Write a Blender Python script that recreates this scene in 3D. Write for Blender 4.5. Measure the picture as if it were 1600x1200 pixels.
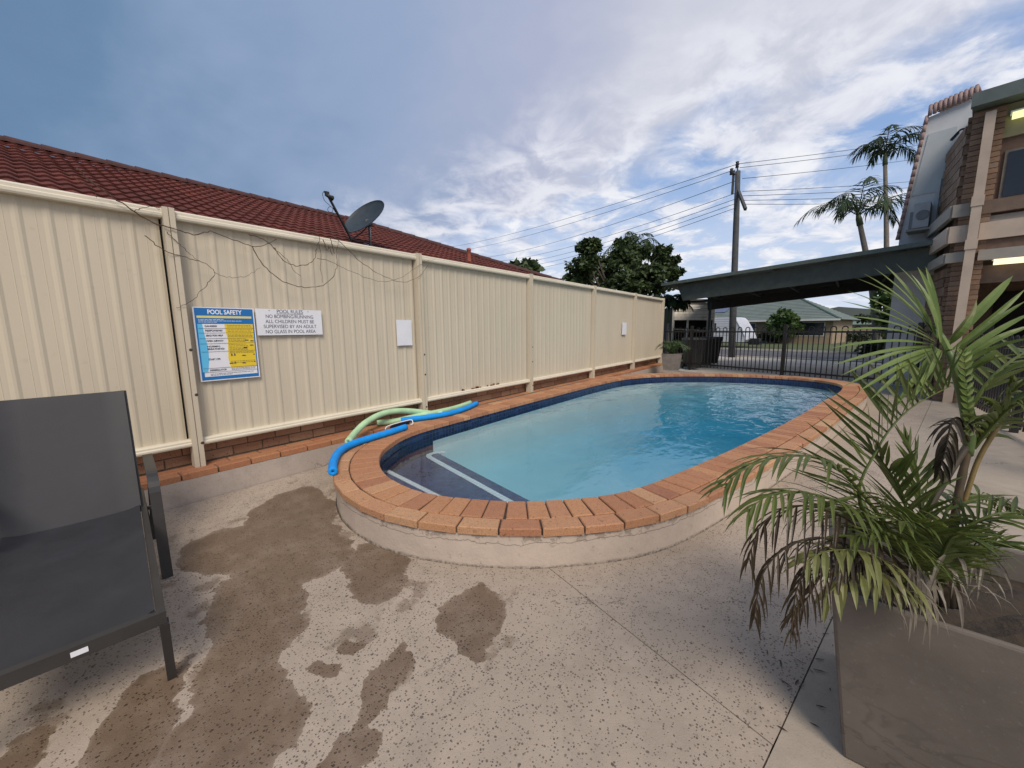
import bpy, math, random
from mathutils import Vector, Matrix, geometry
R = random.Random(7)
for o in list(bpy.data.objects):
    bpy.data.objects.remove(o)
S = bpy.context.scene
COL = S.collection

# ------------------------------------------------------------------ camera
EYE = Vector((0, 0, 1.37)); FOC = 600.0
PITCH, ROLL, YAW = math.radians(8.05), math.radians(0.5), math.radians(38.615)
_f0 = Vector((-math.sin(YAW), math.cos(YAW), 0)); _r0 = Vector((math.cos(YAW), math.sin(YAW), 0))
CF = _f0 * math.cos(PITCH) + Vector((0, 0, -math.sin(PITCH))); _u = _r0.cross(CF)
CR = _r0 * math.cos(ROLL) - _u * math.sin(ROLL); CU = _u * math.cos(ROLL) + _r0 * math.sin(ROLL)
cam = bpy.data.cameras.new('camera'); cam.sensor_width = 36; cam.lens = 36 * FOC / 1600
cam.clip_start = 0.05; cam.clip_end = 3000
camo = bpy.data.objects.new('camera', cam); COL.objects.link(camo)
m3 = Matrix((CR, CU, -CF)).transposed()
camo.matrix_world = Matrix.Translation(EYE) @ m3.to_4x4()
S.camera = camo

# ------------------------------------------------------------------ exposure, sun, sky
S.view_settings.view_transform = 'Standard'; S.view_settings.look = 'None'
S.view_settings.gamma = 1; S.view_settings.use_curve_mapping = False
S.view_settings.exposure = 0.84
SUN_EL, SUN_AZ = 47, 132          # azimuth measured from +Y towards +X
sd = Vector((math.sin(math.radians(SUN_AZ)) * math.cos(math.radians(SUN_EL)),
             math.cos(math.radians(SUN_AZ)) * math.cos(math.radians(SUN_EL)), math.sin(math.radians(SUN_EL))))
sun = bpy.data.lights.new('sun', 'SUN'); sun.energy = 1.5; sun.angle = math.radians(24); sun.color = (1.0, 0.90, 0.77)
suno = bpy.data.objects.new('sun', sun); COL.objects.link(suno)
suno.rotation_euler = (-sd).to_track_quat('-Z', 'Y').to_euler()

W = bpy.data.worlds.new('World'); S.world = W; W.use_nodes = True
wt = W.node_tree; wt.nodes.clear()
def wn(t, **k):
    n = wt.nodes.new(t)
    for a, b in k.items(): setattr(n, a, b)
    return n
def wl(a, b): wt.links.new(a, b)
def wmath(op, a, b=None, c=None, clamp=False):
    n = wn('ShaderNodeMath', operation=op); n.use_clamp = clamp
    for i, v in enumerate((a, b, c)):
        if v is None: continue
        if isinstance(v, (int, float)): n.inputs[i].default_value = v
        else: wl(v, n.inputs[i])
    return n.outputs[0]
def wramp(fac, pts, interp='EASE'):
    n = wn('ShaderNodeValToRGB'); n.color_ramp.interpolation = interp
    e = n.color_ramp.elements
    while len(e) < len(pts): e.new(0.5)
    for q, (p, c) in zip(e, pts):
        q.position = p; q.color = (c, c, c, 1) if isinstance(c, (int, float)) else (*c, 1)
    wl(fac, n.inputs[0]); return n.outputs[0]
def wmix(f, a, b):
    n = wn('ShaderNodeMix', data_type='RGBA')
    for s, v in ((n.inputs[0], f), (n.inputs[6], a), (n.inputs[7], b)):
        if isinstance(v, (int, float)): s.default_value = v
        elif isinstance(v, tuple): s.default_value = (*v, 1)
        else: wl(v, s)
    return n.outputs[2]
tc = wn('ShaderNodeTexCoord'); DIR = tc.outputs['Generated']
sep = wn('ShaderNodeSeparateXYZ'); wl(DIR, sep.inputs[0])
zc = wmath('MAXIMUM', sep.outputs[2], 0.0)
den = wmath('ADD', zc, 0.22)
px = wmath('DIVIDE', sep.outputs[0], den); py = wmath('DIVIDE', sep.outputs[1], den)
cmb = wn('ShaderNodeCombineXYZ'); wl(px, cmb.inputs[0]); wl(py, cmb.inputs[1])
def wnoise(scale, detail=6, rough=.55, dist=0.0, off=(0, 0, 0), stretch=(1, 1, 1)):
    mp = wn('ShaderNodeMapping'); mp.inputs['Location'].default_value = off; mp.inputs['Scale'].default_value = stretch
    mp.inputs['Rotation'].default_value = (0, 0, math.radians(-28))
    wl(cmb.outputs[0], mp.inputs[0])
    n = wn('ShaderNodeTexNoise'); n.inputs['Scale'].default_value = scale; n.inputs['Detail'].default_value = detail
    n.inputs['Roughness'].default_value = rough; n.inputs['Distortion'].default_value = dist
    wl(mp.outputs[0], n.inputs['Vector']); return n.outputs['Fac']
# a storm front: every direction on one side of a great circle is under the dark stratus deck
def pixdir(x, y): return (CF + CR * ((x - 800) / FOC) - CU * ((y - 600) / FOC)).normalized()
nfront = pixdir(560, 420).cross(pixdir(1330, 60)).normalized()
if nfront.dot(pixdir(200, 100)) < 0: nfront = -nfront
dt = wn('ShaderNodeVectorMath', operation='DOT_PRODUCT'); wl(DIR, dt.inputs[0]); dt.inputs[1].default_value = nfront
D = dt.outputs['Value']
n1 = wnoise(2.2, 7, .58, .3); n2 = wnoise(5.5, 7, .6, .4, (3, 1, 0)); n3 = wnoise(1.1, 4, .5, 0, (7, 2, 0), (1, 2.2, 1))
Dn = wmath('ADD', D, wmath('MULTIPLY', wmath('SUBTRACT', n1, .5), .42))
deck = wramp(wmath('ADD', wmath('MULTIPLY', Dn, 1.0), .5), [(.36, 0.0), (.52, 1.0)])
# deck colour: bright near its edge, slate blue deep inside
key = wmath('ADD', wmath('ADD', D, wmath('MULTIPLY', sep.outputs[0], -.6)), wmath('MULTIPLY', zc, -.55))
deep = wmath('ADD', wmath('ADD', key, wmath('MULTIPLY', wmath('SUBTRACT', n3, .5), .45)), wmath('MULTIPLY', wmath('SUBTRACT', n1, .5), .30))
deckc = wramp(deep, [(0.0, (.60, .62, .72)), (.2, (.43, .47, .63)), (.4, (.32, .405, .585)), (.55, (.275, .37, .55)), (.75, (.155, .26, .42)), (.95, (.12, .21, .36))], 'LINEAR')
rim = wmath('MULTIPLY', wramp(wmath('ADD', Dn, .5), [(.50, 1.0), (.68, 0.0)]), wramp(n2, [(.35, 0.0), (.62, 1.0)]))
deckc = wmix(wmath('MULTIPLY', rim, .85), deckc, (.84, .85, .92))
sky = wn('ShaderNodeTexSky'); sky.sky_type = 'NISHITA'; sky.sun_disc = False
sky.sun_elevation = math.radians(SUN_EL); sky.sun_rotation = math.radians(SUN_AZ)
sky.air_density = 1.0; sky.dust_density = 0.6; sky.ozone_density = 1.5
skys = wn('ShaderNodeVectorMath', operation='SCALE'); wl(sky.outputs[0], skys.inputs[0]); skys.inputs[3].default_value = 0.105
clear = wmix(.6, skys.outputs[0], (.25, .45, .86))
hz = wramp(zc, [(0.0, .9), (.12, .62), (.42, 0.0)])
clear = wmix(hz, clear, (.72, .79, .92))
puff = wramp(wmath('ADD', wmath('MULTIPLY', n2, .55), wmath('MULTIPLY', n1, .45)), [(.445, 0.0), (.56, 1.0)])
edge = wramp(wmath('ADD', Dn, .5), [(.14, 0.0), (.40, .55), (.60, 0.0)])
puff = wmath('MAXIMUM', puff, wmath('MULTIPLY', edge, wramp(n2, [(.36, 0.0), (.56, 1.0)])))
pc = wmix(wramp(n2, [(.42, 0.0), (.7, 1.0)]), (.72, .75, .86), (.97, .97, .99))
col = wmix(wmath('MULTIPLY', puff, .9), clear, pc)
col = wmix(deck, col, deckc)
bg = wn('ShaderNodeBackground'); bg.inputs['Strength'].default_value = 0.555
wl(col, bg.inputs[0]); out = wn('ShaderNodeOutputWorld'); wl(bg.outputs[0], out.inputs[0])

# ------------------------------------------------------------------ surveyed points
def ray(x, y): return CF + CR * ((x - 800) / FOC) - CU * ((y - 600) / FOC)
def at(x, y, d): return EYE + ray(x, y) * d                     # d metres in front of the camera
def on_z(x, y, z):
    r = ray(x, y); return EYE + r * ((z - EYE.z) / r.z)
def on_x(x, y, X):
    r = ray(x, y); return EYE + r * (X / r.x)

# ------------------------------------------------------------------ material helpers
class NT:
    def __init__(s, name):
        s.m = bpy.data.materials.new(name); s.m.use_nodes = True; s.t = s.m.node_tree
        s.b = s.t.nodes['Principled BSDF']; s.o = s.t.nodes['Material Output']
        s.tc = s.t.nodes.new('ShaderNodeTexCoord')
    def n(s, t, **k):
        n = s.t.nodes.new(t)
        for a, b in k.items(): setattr(n, a, b)
        return n
    def l(s, a, b): s.t.links.new(a, b)
    def put(s, sock, v):
        if isinstance(v, (int, float)): sock.default_value = v
        elif isinstance(v, (tuple, list)): sock.default_value = (*v, 1) if len(v) == 3 and sock.type == 'RGBA' else v
        else: s.l(v, sock)
    def math(s, op, a, b=None, c=None, clamp=False):
        n = s.n('ShaderNodeMath', operation=op); n.use_clamp = clamp
        for i, v in enumerate((a, b, c)):
            if v is not None: s.put(n.inputs[i], v)
        return n.outputs[0]
    def mix(s, f, a, b, mode='MIX'):
        n = s.n('ShaderNodeMix', data_type='RGBA', blend_type=mode)
        s.put(n.inputs[0], f); s.put(n.inputs[6], a); s.put(n.inputs[7], b); return n.outputs[2]
    def ramp(s, f, pts, interp='LINEAR'):
        n = s.n('ShaderNodeValToRGB'); n.color_ramp.interpolation = interp; e = n.color_ramp.elements
        while len(e) < len(pts): e.new(.5)
        for q, (p, c) in zip(e, pts):
            q.position = p; q.color = (c, c, c, 1) if isinstance(c, (int, float)) else (*c, 1)
        s.l(f, n.inputs[0]); return n.outputs[0]
    def co(s, kind='Object', scale=(1, 1, 1), loc=(0, 0, 0), rot=(0, 0, 0)):
        if kind == 'World':
            g = s.n('ShaderNodeNewGeometry').outputs['Position']
        else: g = s.tc.outputs[kind]
        mp = s.n('ShaderNodeMapping'); mp.inputs['Scale'].default_value = scale
        mp.inputs['Location'].default_value = loc; mp.inputs['Rotation'].default_value = rot
        s.l(g, mp.inputs[0]); return mp.outputs[0]
    def noise(s, vec, scale, detail=5, rough=.55, dist=0):
        n = s.n('ShaderNodeTexNoise'); n.inputs['Scale'].default_value = scale; n.inputs['Detail'].default_value = detail
        n.inputs['Roughness'].default_value = rough; n.inputs['Distortion'].default_value = dist
        s.l(vec, n.inputs['Vector']); return n.outputs['Fac']
    def vor(s, vec, scale, feature='F1', out='Distance', rnd=1):
        n = s.n('ShaderNodeTexVoronoi', feature=feature); n.inputs['Scale'].default_value = scale
        n.inputs['Randomness'].default_value = rnd; s.l(vec, n.inputs['Vector']); return n.outputs[out]
    def bump(s, h, strength=.3, dist=.01):
        n = s.n('ShaderNodeBump'); n.inputs['Strength'].default_value = strength; n.inputs['Distance'].default_value = dist
        s.l(h, n.inputs['Height']); s.l(n.outputs[0], s.b.inputs['Normal']); return n
    def rand(s): return s.n('ShaderNodeObjectInfo').outputs['Random']
    def done(s, col, rough=.6, metal=0, spec=.5):
        s.put(s.b.inputs['Base Color'], col); s.put(s.b.inputs['Roughness'], rough)
        s.put(s.b.inputs['Metallic'], metal); s.b.inputs['Specular IOR Level'].default_value = spec
        return s.m
def plain(name, col, rough=.6, var=.25, scale=6, rvar=0.0, bump=0.0, bscale=60, metal=0, spec=.5, space='World'):
    """paint / cloth / metal: base colour with soft dirt, per-object variation and a fine grain"""
    t = NT(name); v = t.co(space)
    n = t.noise(v, scale, 6, .6)
    lo = tuple(c * (1 - var) for c in col); hi = tuple(min(1, c * (1 + var * .6)) for c in col)
    c = t.mix(t.ramp(n, [(.3, 0.0), (.7, 1.0)]), lo, hi)
    if rvar:
        k = t.math('ADD', t.math('MULTIPLY', t.rand(), 2 * rvar), 1 - rvar)
        g = t.n('ShaderNodeVectorMath', operation='SCALE'); t.l(c, g.inputs[0]); t.l(k, g.inputs[3]); c = g.outputs[0]
    if bump: t.bump(t.noise(v, bscale, 4, .6), bump, .01)
    rr = t.math('ADD', t.math('MULTIPLY', n, .2), rough - .1)
    return t.done(c, rr, metal, spec)

# ------------------------------------------------------------------ mesh helpers
ORG = {}
class MB:
    def __init__(s): s.v, s.f, s.uv = [], [], None
    def add(s, vs, fs):
        k = len(s.v); s.v += [Vector(p) for p in vs]; s.f += [tuple(i + k for i in q) for q in fs]; return s
    def box(s, a, b):
        x0, y0, z0 = a; x1, y1, z1 = b
        if x0 > x1: x0, x1 = x1, x0
        if y0 > y1: y0, y1 = y1, y0
        if z0 > z1: z0, z1 = z1, z0
        return s.hexa([(x0, y0), (x1, y0), (x1, y1), (x0, y1)], z0, z1)
    def hexa(s, q, z0, z1, ch=0):
        """prism on a quad (counter-clockwise) with an optional chamfer round its top"""
        q = [Vector((p[0], p[1], 0)) for p in q]
        if not ch:
            return s.add([(*p.xy, z0) for p in q] + [(*p.xy, z1) for p in q],
                         [(3, 2, 1, 0), (4, 5, 6, 7)] + [(i, (i + 1) % 4, 4 + (i + 1) % 4, 4 + i) for i in range(4)])
        c = sum(q, Vector()) / 4; ins = []
        for i, p in enumerate(q):
            e1 = (q[i - 1] - p).normalized(); e2 = (q[(i + 1) % 4] - p).normalized()
            ins.append(p + (e1 + e2) * ch)
        return s.add([(*p.xy, z0) for p in q] + [(*p.xy, z1 - ch) for p in q] + [(*p.xy, z1) for p in ins],
                     [(3, 2, 1, 0), (8, 9, 10, 11)] + [(i, (i + 1) % 4, 4 + (i + 1) % 4, 4 + i) for i in range(4)]
                     + [(4 + i, 4 + (i + 1) % 4, 8 + (i + 1) % 4, 8 + i) for i in range(4)])
    def obox(s, c, ax, ay, az):
        """box from centre and three half-extent vectors"""
        c, ax, ay, az = map(Vector, (c, ax, ay, az))
        p = [c + ax * i + ay * j + az * k for k in (-1, 1) for j, i in ((-1, -1), (-1, 1), (1, 1), (1, -1))]
        fs = [(3, 2, 1, 0), (4, 5, 6, 7)] + [(i, (i + 1) % 4, 4 + (i + 1) % 4, 4 + i) for i in range(4)]
        if ax.cross(ay).dot(az) < 0: fs = [tuple(reversed(f)) for f in fs]
        return s.add(p, fs)
    def bar(s, a, b, w, h, up=(0, 0, 1)):
        a, b, up = Vector(a), Vector(b), Vector(up); d = (b - a)
        x = d.normalized().cross(up).normalized(); y = x.cross(d.normalized())
        return s.obox((a + b) / 2, x * w / 2, d / 2, y * h / 2)
    def tube(s, path, r, n=8, cap=True, closed=False):
        P = [Vector(p) for p in path]; m = len(P); rs = r if isinstance(r, (list, tuple)) else [r] * m
        prev = None; rings = []
        for i, p in enumerate(P):
            if closed: t = (P[(i + 1) % m] - P[i - 1]).normalized()
            else: t = (P[min(i + 1, m - 1)] - P[max(i - 1, 0)]).normalized()
            if prev is None:
                up = Vector((0, 0, 1)) if abs(t.z) < .9 else Vector((1, 0, 0)); x = t.cross(up).normalized()
            else: x = (prev - t * prev.dot(t)).normalized()
            prev = x; y = t.cross(x)
            rings.append([p + (x * math.cos(2 * math.pi * k / n) + y * math.sin(2 * math.pi * k / n)) * rs[i] for k in range(n)])
        vs = [q for g in rings for q in g]; fs = []
        for i in range(m if closed else m - 1):
            j = (i + 1) % m
            for k in range(n): fs.append((i * n + k, i * n + (k + 1) % n, j * n + (k + 1) % n, j * n + k))
        if cap and not closed: fs += [tuple(reversed(range(n))), tuple((m - 1) * n + k for k in range(n))]
        return s.add(vs, fs)
    def poly(s, pts, z=None):
        P = [Vector((p[0], p[1], z if z is not None else p[2])) for p in pts]
        tr = geometry.tessellate_polygon([P]); k = len(s.v); s.v += P
        for t in tr:
            a, b, c = (P[i] for i in t); nz = (b - a).cross(c - a).z
            s.f.append(tuple(k + i for i in (t if nz > 0 else reversed(t))))
        return s
    def prism(s, pts, z0, z1):
        n = len(pts); area = sum(pts[i][0] * pts[(i + 1) % n][1] - pts[(i + 1) % n][0] * pts[i][1] for i in range(n))
        if area < 0: pts = list(reversed(pts))
        s.poly(pts, z1)
        k = len(s.v); s.v += [Vector((p[0], p[1], z)) for z in (z0, z1) for p in pts]
        s.f += [(k + i, k + (i + 1) % n, k + n + (i + 1) % n, k + n + i) for i in range(n)]
        return s
    def extrude(s, pts, vec):
        """flat outline in 3-D swept along vec"""
        P = [Vector(p) for p in pts]; n = len(P); vec = Vector(vec)
        nv = sum(((P[i] - P[0]).cross(P[(i + 1) % n] - P[0]) for i in range(n)), Vector())
        if nv.dot(vec) > 0: P.reverse()
        tr = geometry.tessellate_polygon([P]); nv = sum(((P[i] - P[0]).cross(P[(i + 1) % n] - P[0]) for i in range(n)), Vector())
        k = len(s.v); s.v += P + [p + vec for p in P]
        for t in tr:
            a, b, c = (P[i] for i in t); t = t if (b - a).cross(c - a).dot(nv) > 0 else tuple(reversed(t))
            s.f.append(tuple(k + i for i in t)); s.f.append(tuple(k + n + i for i in reversed(t)))
        s.f += [(k + i, k + n + i, k + n + (i + 1) % n, k + (i + 1) % n) for i in range(n)]
        return s
    def lathe(s, prof, c, n=16, axis=(0, 0, 1)):
        z = Vector(axis).normalized(); x = z.orthogonal().normalized(); y = z.cross(x); c = Vector(c)
        k = len(s.v); m = len(prof)
        for r, h in prof:
            s.v += [c + z * h + (x * math.cos(2 * math.pi * i / n) + y * math.sin(2 * math.pi * i / n)) * r for i in range(n)]
        s.f += [(k + j * n + i, k + j * n + (i + 1) % n, k + (j + 1) * n + (i + 1) % n, k + (j + 1) * n + i) for j in range(m - 1) for i in range(n)]
        return s
    def mesh(s, name, mat, org=Vector(), smooth=False):
        me = bpy.data.meshes.new(name); me.from_pydata([tuple(v - org) for v in s.v], [], s.f)
        if s.uv:
            ul = me.uv_layers.new(name='UVMap')
            for li, lp in enumerate(me.loops): ul.data[li].uv = s.uv[lp.vertex_index]
        for q in (mat if isinstance(mat, (list, tuple)) else [mat]): me.materials.append(q)
        if smooth: me.polygons.foreach_set('use_smooth', [True] * len(me.polygons))
        me.update(); return me
def thing(name, label, cat, loc=(0, 0, 0), group=None):
    o = bpy.data.objects.new(name, None); COL.objects.link(o); o.location = loc; o.empty_display_size = .1
    o['label'] = label; o['category'] = cat
    if group: o['group'] = group
    ORG[o.name] = Vector(loc); return o
def part(name, mb, mat, parent=None, smooth=False, label=None, kind=None):
    """link a shape given in world coordinates as ONE mesh object under its parent"""
    org = ORG[parent.name] if parent else Vector()
    o = bpy.data.objects.new(name, mb.mesh(name, mat, org, smooth)); COL.objects.link(o)
    if parent: o.parent = parent
    ORG[o.name] = org
    if label: o['label'] = label
    if kind: o['kind'] = kind
    return o
def top(name, mb, mat, label, cat, group=None, smooth=False):
    org = sum(mb.v, Vector()) / len(mb.v); org.z = min(v.z for v in mb.v)
    o = bpy.data.objects.new(name, mb.mesh(name, mat, org, smooth)); COL.objects.link(o); o.location = org
    o['label'] = label; o['category'] = cat; ORG[o.name] = org
    if group: o['group'] = group
    return o
def setting(name, mb, mat, smooth=False):
    o = part(name, mb, mat, None, smooth, None, 'structure'); return o
def piece(name, me, parent, loc, rot=None):
    """one more object on a shared mesh"""
    o = bpy.data.objects.new(name, me); COL.objects.link(o); o.parent = parent
    o.location = Vector(loc) - ORG[parent.name]
    if rot: o.rotation_euler = rot
    return o
def spline(pts, n, closed=False):
    """Catmull-Rom through the points, resampled evenly"""
    P = [Vector(p) for p in pts]; m = len(P); out = []
    for i in range(m if closed else m - 1):
        g = lambda j: P[j % m] if closed else P[max(0, min(m - 1, j))]
        a, b, c, d = g(i - 1), g(i), g(i + 1), g(i + 2)
        for k in range(12):
            t = k / 12
            out.append(.5 * ((2 * b) + (c - a) * t + (2 * a - 5 * b + 4 * c - d) * t * t + (3 * b - a - 3 * c + d) * t ** 3))
    if not closed: out.append(P[-1])
    L = [0.0]; q = out + ([out[0]] if closed else [])
    for i in range(len(q) - 1): L.append(L[-1] + (q[i + 1] - q[i]).length)
    res = []; j = 0; N = n if closed else n - 1
    for i in range(n):
        t = L[-1] * i / N
        while j < len(L) - 2 and L[j + 1] < t: j += 1
        u = (t - L[j]) / max(1e-9, L[j + 1] - L[j]); res.append(q[j].lerp(q[j + 1], u))
    return res
# ------------------------------------------------------------------ ground materials
WET = [(-2.80, .74, .40, .32, 20), (-3.15, 1.12, .46, .24, -40), (-2.50, .90, .44, .30, 10), (-2.95, 1.22, .36, .16, -10), (-2.1, .55, .42, .22, -12),
       (-1.72, .40, .40, .17, -15), (-1.48, .30, .26, .20, -20), (-1.72, .06, .34, .13, -25), (-2.62, 1.12, .30, .12, 0), (-1.93, 1.14, .31, .19, -30),
       (-1.2, 1.21, .235, .13, -52), (-1.24, .74, .20, .05, -68), (-1.10, .52, .10, .10, 0), (-1.53, .76, .06, .05, 0), (-1.93, -.16, .12, .06, -20), (-1.05, 1.02, .06, .05, 0), (-1.47, .63, .06, .04, 0)]
def concrete(name, base, wet=False, pebble=1.0):
    t = NT(name); v = t.co('World')
    big = t.noise(v, 1.3, 6, .6); mid = t.noise(v, 9, 6, .65); fine = t.noise(v, 160, 3, .7)
    c = t.mix(t.ramp(big, [(.3, 0.0), (.72, 1.0)]), tuple(q * .80 for q in base), tuple(min(1, q * 1.08) for q in base))
    c = t.mix(t.math('MULTIPLY', t.ramp(mid, [(.42, 0.0), (.62, 1.0)]), .35), c, tuple(q * .72 for q in base))
    # exposed stones: a cell is a stone when its random number is high; density drifts over the slab
    wv = t.n('ShaderNodeVectorMath', operation='ADD'); t.l(v, wv.inputs[0])
    jn = t.n('ShaderNodeTexNoise'); jn.inputs['Scale'].default_value = 60; t.l(v, jn.inputs['Vector'])
    js = t.n('ShaderNodeVectorMath', operation='SCALE'); t.l(jn.outputs['Color'], js.inputs[0]); js.inputs[3].default_value = .008
    t.l(js.outputs[0], wv.inputs[1]); vv = wv.outputs[0]
    dist = t.vor(vv, 100); vc = t.n('ShaderNodeTexVoronoi'); vc.inputs['Scale'].default_value = 100; t.l(vv, vc.inputs['Vector'])
    sp = t.n('ShaderNodeSeparateColor'); t.l(vc.outputs['Color'], sp.inputs[0])
    dens = t.math('ADD', t.math('MULTIPLY', t.ramp(t.noise(v, .9, 3, .5), [(.3, 0.0), (.7, 1.0)]), .46), .20)
    isst = t.ramp(t.math('SUBTRACT', t.math('ADD', sp.outputs[0], t.math('MULTIPLY', dens, 1.0)), .72), [(0.0, 0.0), (.06, 1.0)])
    size = t.math('ADD', t.math('MULTIPLY', sp.outputs[1], .34), .13)
    st = t.math('MULTIPLY', isst, t.ramp(t.math('SUBTRACT', size, dist), [(0.0, 0.0), (.07, 1.0)]))
    st = t.math('MULTIPLY', st, pebble)
    stc = t.ramp(sp.outputs[2], [(0.0, (.04, .03, .024)), (.35, (.10, .074, .055)), (.7, (.22, .165, .12)), (1.0, (.52, .46, .38))])
    c = t.mix(t.math('MULTIPLY', st, .93), c, stc)
    c = t.mix(t.math('MULTIPLY', fine, .30), c, tuple(q * .62 for q in base))
    d2 = t.vor(v, 210); c = t.mix(t.math('MULTIPLY', t.ramp(d2, [(.10, 1.0), (.22, 0.0)]), .35 * pebble), c, (.12, .10, .085))
    # hairline cracks
    cr = t.vor(t.co('World', (1, 1, 1), (3, 1, 0)), .55, 'DISTANCE_TO_EDGE')
    crn = t.math('ADD', cr, t.math('MULTIPLY', t.math('SUBTRACT', t.noise(v, 7, 6, .7), .5), .16))
    cl = t.ramp(t.math('ABSOLUTE', crn), [(0.0, 1.0), (.0035, 0.0)])
    cl = t.math('MULTIPLY', cl, t.ramp(t.noise(v, 1.7, 2), [(.50, 0.0), (.58, 1.0)])); c = t.mix(t.math('MULTIPLY', cl, .75), c, (.05, .042, .036))
    # a second, sparser family of larger stones
    v2 = t.n('ShaderNodeTexVoronoi'); v2.inputs['Scale'].default_value = 52; t.l(vv, v2.inputs['Vector'])
    s2 = t.n('ShaderNodeSeparateColor'); t.l(v2.outputs['Color'], s2.inputs[0])
    k2 = t.math('MULTIPLY', t.ramp(s2.outputs[0], [(.84, 0.0), (.86, 1.0)]), t.ramp(t.math('SUBTRACT', t.math('ADD', t.math('MULTIPLY', s2.outputs[1], .2), .14), v2.outputs['Distance']), [(0.0, 0.0), (.05, 1.0)]))
    c = t.mix(t.math('MULTIPLY', k2, .8 * pebble), c, t.ramp(s2.outputs[2], [(0.0, (.05, .038, .03)), (.6, (.13, .09, .065)), (1.0, (.36, .31, .26))]))
    # worn, trodden areas and old splash marks
    c = t.mix(t.math('MULTIPLY', t.ramp(t.noise(v, 2.6, 8, .7, .5), [(.50, 0.0), (.66, 1.0)]), .32), c, (.20, .165, .13))
    h = t.math('SUBTRACT', t.math('MULTIPLY', fine, .6), t.math('MULTIPLY', st, .8))
    rough = .85
    if wet:
        nd = t.n('ShaderNodeTexNoise'); nd.inputs['Scale'].default_value = 3.2; nd.inputs['Detail'].default_value = 7; nd.inputs['Roughness'].default_value = .62
        t.l(v, nd.inputs['Vector'])
        sub = t.n('ShaderNodeVectorMath', operation='SUBTRACT'); t.l(nd.outputs['Color'], sub.inputs[0]); sub.inputs[1].default_value = (.5, .5, .5)
        scl = t.n('ShaderNodeVectorMath', operation='SCALE'); t.l(sub.outputs[0], scl.inputs[0]); scl.inputs[3].default_value = .34
        ad = t.n('ShaderNodeVectorMath', operation='ADD'); t.l(v, ad.inputs[0]); t.l(scl.outputs[0], ad.inputs[1])
        acc = None
        for (x, y, rx, ry, a) in WET:
            mp = t.n('ShaderNodeMapping', vector_type='TEXTURE')
            mp.inputs['Location'].default_value = (x, y, 0); mp.inputs['Rotation'].default_value = (0, 0, math.radians(a)); mp.inputs['Scale'].default_value = (rx, ry, 1)
            t.l(ad.outputs[0], mp.inputs[0]); flat = t.n('ShaderNodeVectorMath', operation='MULTIPLY'); t.l(mp.outputs[0], flat.inputs[0]); flat.inputs[1].default_value = (1, 1, 0)
            ln = t.n('ShaderNodeVectorMath', operation='LENGTH'); t.l(flat.outputs[0], ln.inputs[0])
            acc = ln.outputs['Value'] if acc is None else t.math('MINIMUM', acc, ln.outputs['Value'])
        w = t.ramp(acc, [(.86, 1.0), (.985, .8), (1.03, 0.0)])
        w = t.math('MULTIPLY', w, t.math('ADD', .80, t.math('MULTIPLY', t.ramp(t.noise(v, 4.5, 6, .65), [(.35, 0.0), (.6, 1.0)]), .26)), None, True)
        blot = t.math('MULTIPLY', t.ramp(t.math('ADD', t.noise(v, 5.5, 5, .6), t.math('MULTIPLY', acc, -.06)), [(.49, 0.0), (.56, .6)]), t.ramp(acc, [(1.2, 1.0), (2.8, 0.0)]))
        w = t.math('MAXIMUM', w, blot)
        dark = t.mix(1.0, c, (.44, .375, .315), 'MULTIPLY'); c = t.mix(w, c, dark)
        rough = t.math('SUBTRACT', .86, t.math('MULTIPLY', w, .50))
    t.bump(h, .5, .006)
    return t.done(c, rough, 0, .35)
M_PATIO = concrete('exposed_aggregate_concrete', (.455, .372, .297), True, 1.0)
M_SMOOTH = concrete('smooth_concrete', (.44, .37, .295), False, .12)
M_KERB = concrete('kerb_concrete', (.50, .425, .37), False, .25)
M_DRIVE = concrete('driveway_concrete', (.56, .52, .46), False, .1)
M_SOILBED = plain('joint_soil', (.11, .09, .072), .95, .6, 30)
def asphalt():
    t = NT('asphalt'); v = t.co('World'); n = t.noise(v, .8, 5); f = t.noise(v, 60, 2)
    c = t.mix(n, (.085, .085, .095), (.12, .12, .13)); c = t.mix(t.math('MULTIPLY', f, .4), c, (.05, .05, .055)); return t.done(c, .9)
M_ROAD = asphalt()
def grassmat():
    t = NT('lawn'); v = t.co('World'); n = t.noise(v, .9, 6); f = t.noise(v, 22, 3)
    c = t.mix(n, (.075, .105, .035), (.13, .14, .06)); c = t.mix(t.math('MULTIPLY', f, .5), c, (.05, .07, .02)); t.bump(f, .8, .03); return t.done(c, .95)
M_GRASS = grassmat()

# ------------------------------------------------------------------ pool outline
inner0 = [(-3.50, 2.62), (-3.545, 3.6), (-3.57, 5.4), (-3.56, 7.4), (-3.42, 8.6), (-2.9, 9.55), (-1.95, 10.30), (-.9, 10.62), (-.08, 10.52), (.34, 10.02), (.41, 9.35), (.30, 8.4),
          (.14, 7.55), (-.175, 5.76), (-.50, 4.19), (-.78, 3.04), (-.965, 2.47), (-1.19, 2.15), (-1.5, 1.865), (-1.877, 1.66), (-2.22, 1.583), (-2.62, 1.635), (-3.0, 1.83), (-3.27, 2.107)]
IN = [p.xy for p in spline([(x, y, 0) for x, y in reversed(inner0)], 400, True)]     # counter-clockwise
_ar = sum(IN[i].x * IN[(i + 1) % 400].y - IN[(i + 1) % 400].x * IN[i].y for i in range(400))
if _ar < 0: IN.reverse()
def offs(P, d, step=1):
    n = len(P); out = []
    for i in range(0, n, step):
        t = (P[(i + 3) % n] - P[i - 3]).normalized(); out.append(P[i] + Vector((t.y, -t.x)) * d)
    return out
ZC = .25                                                   # top of the coping
OUT = offs(IN, .335, 4)                                    # face of the rendered wall
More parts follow.
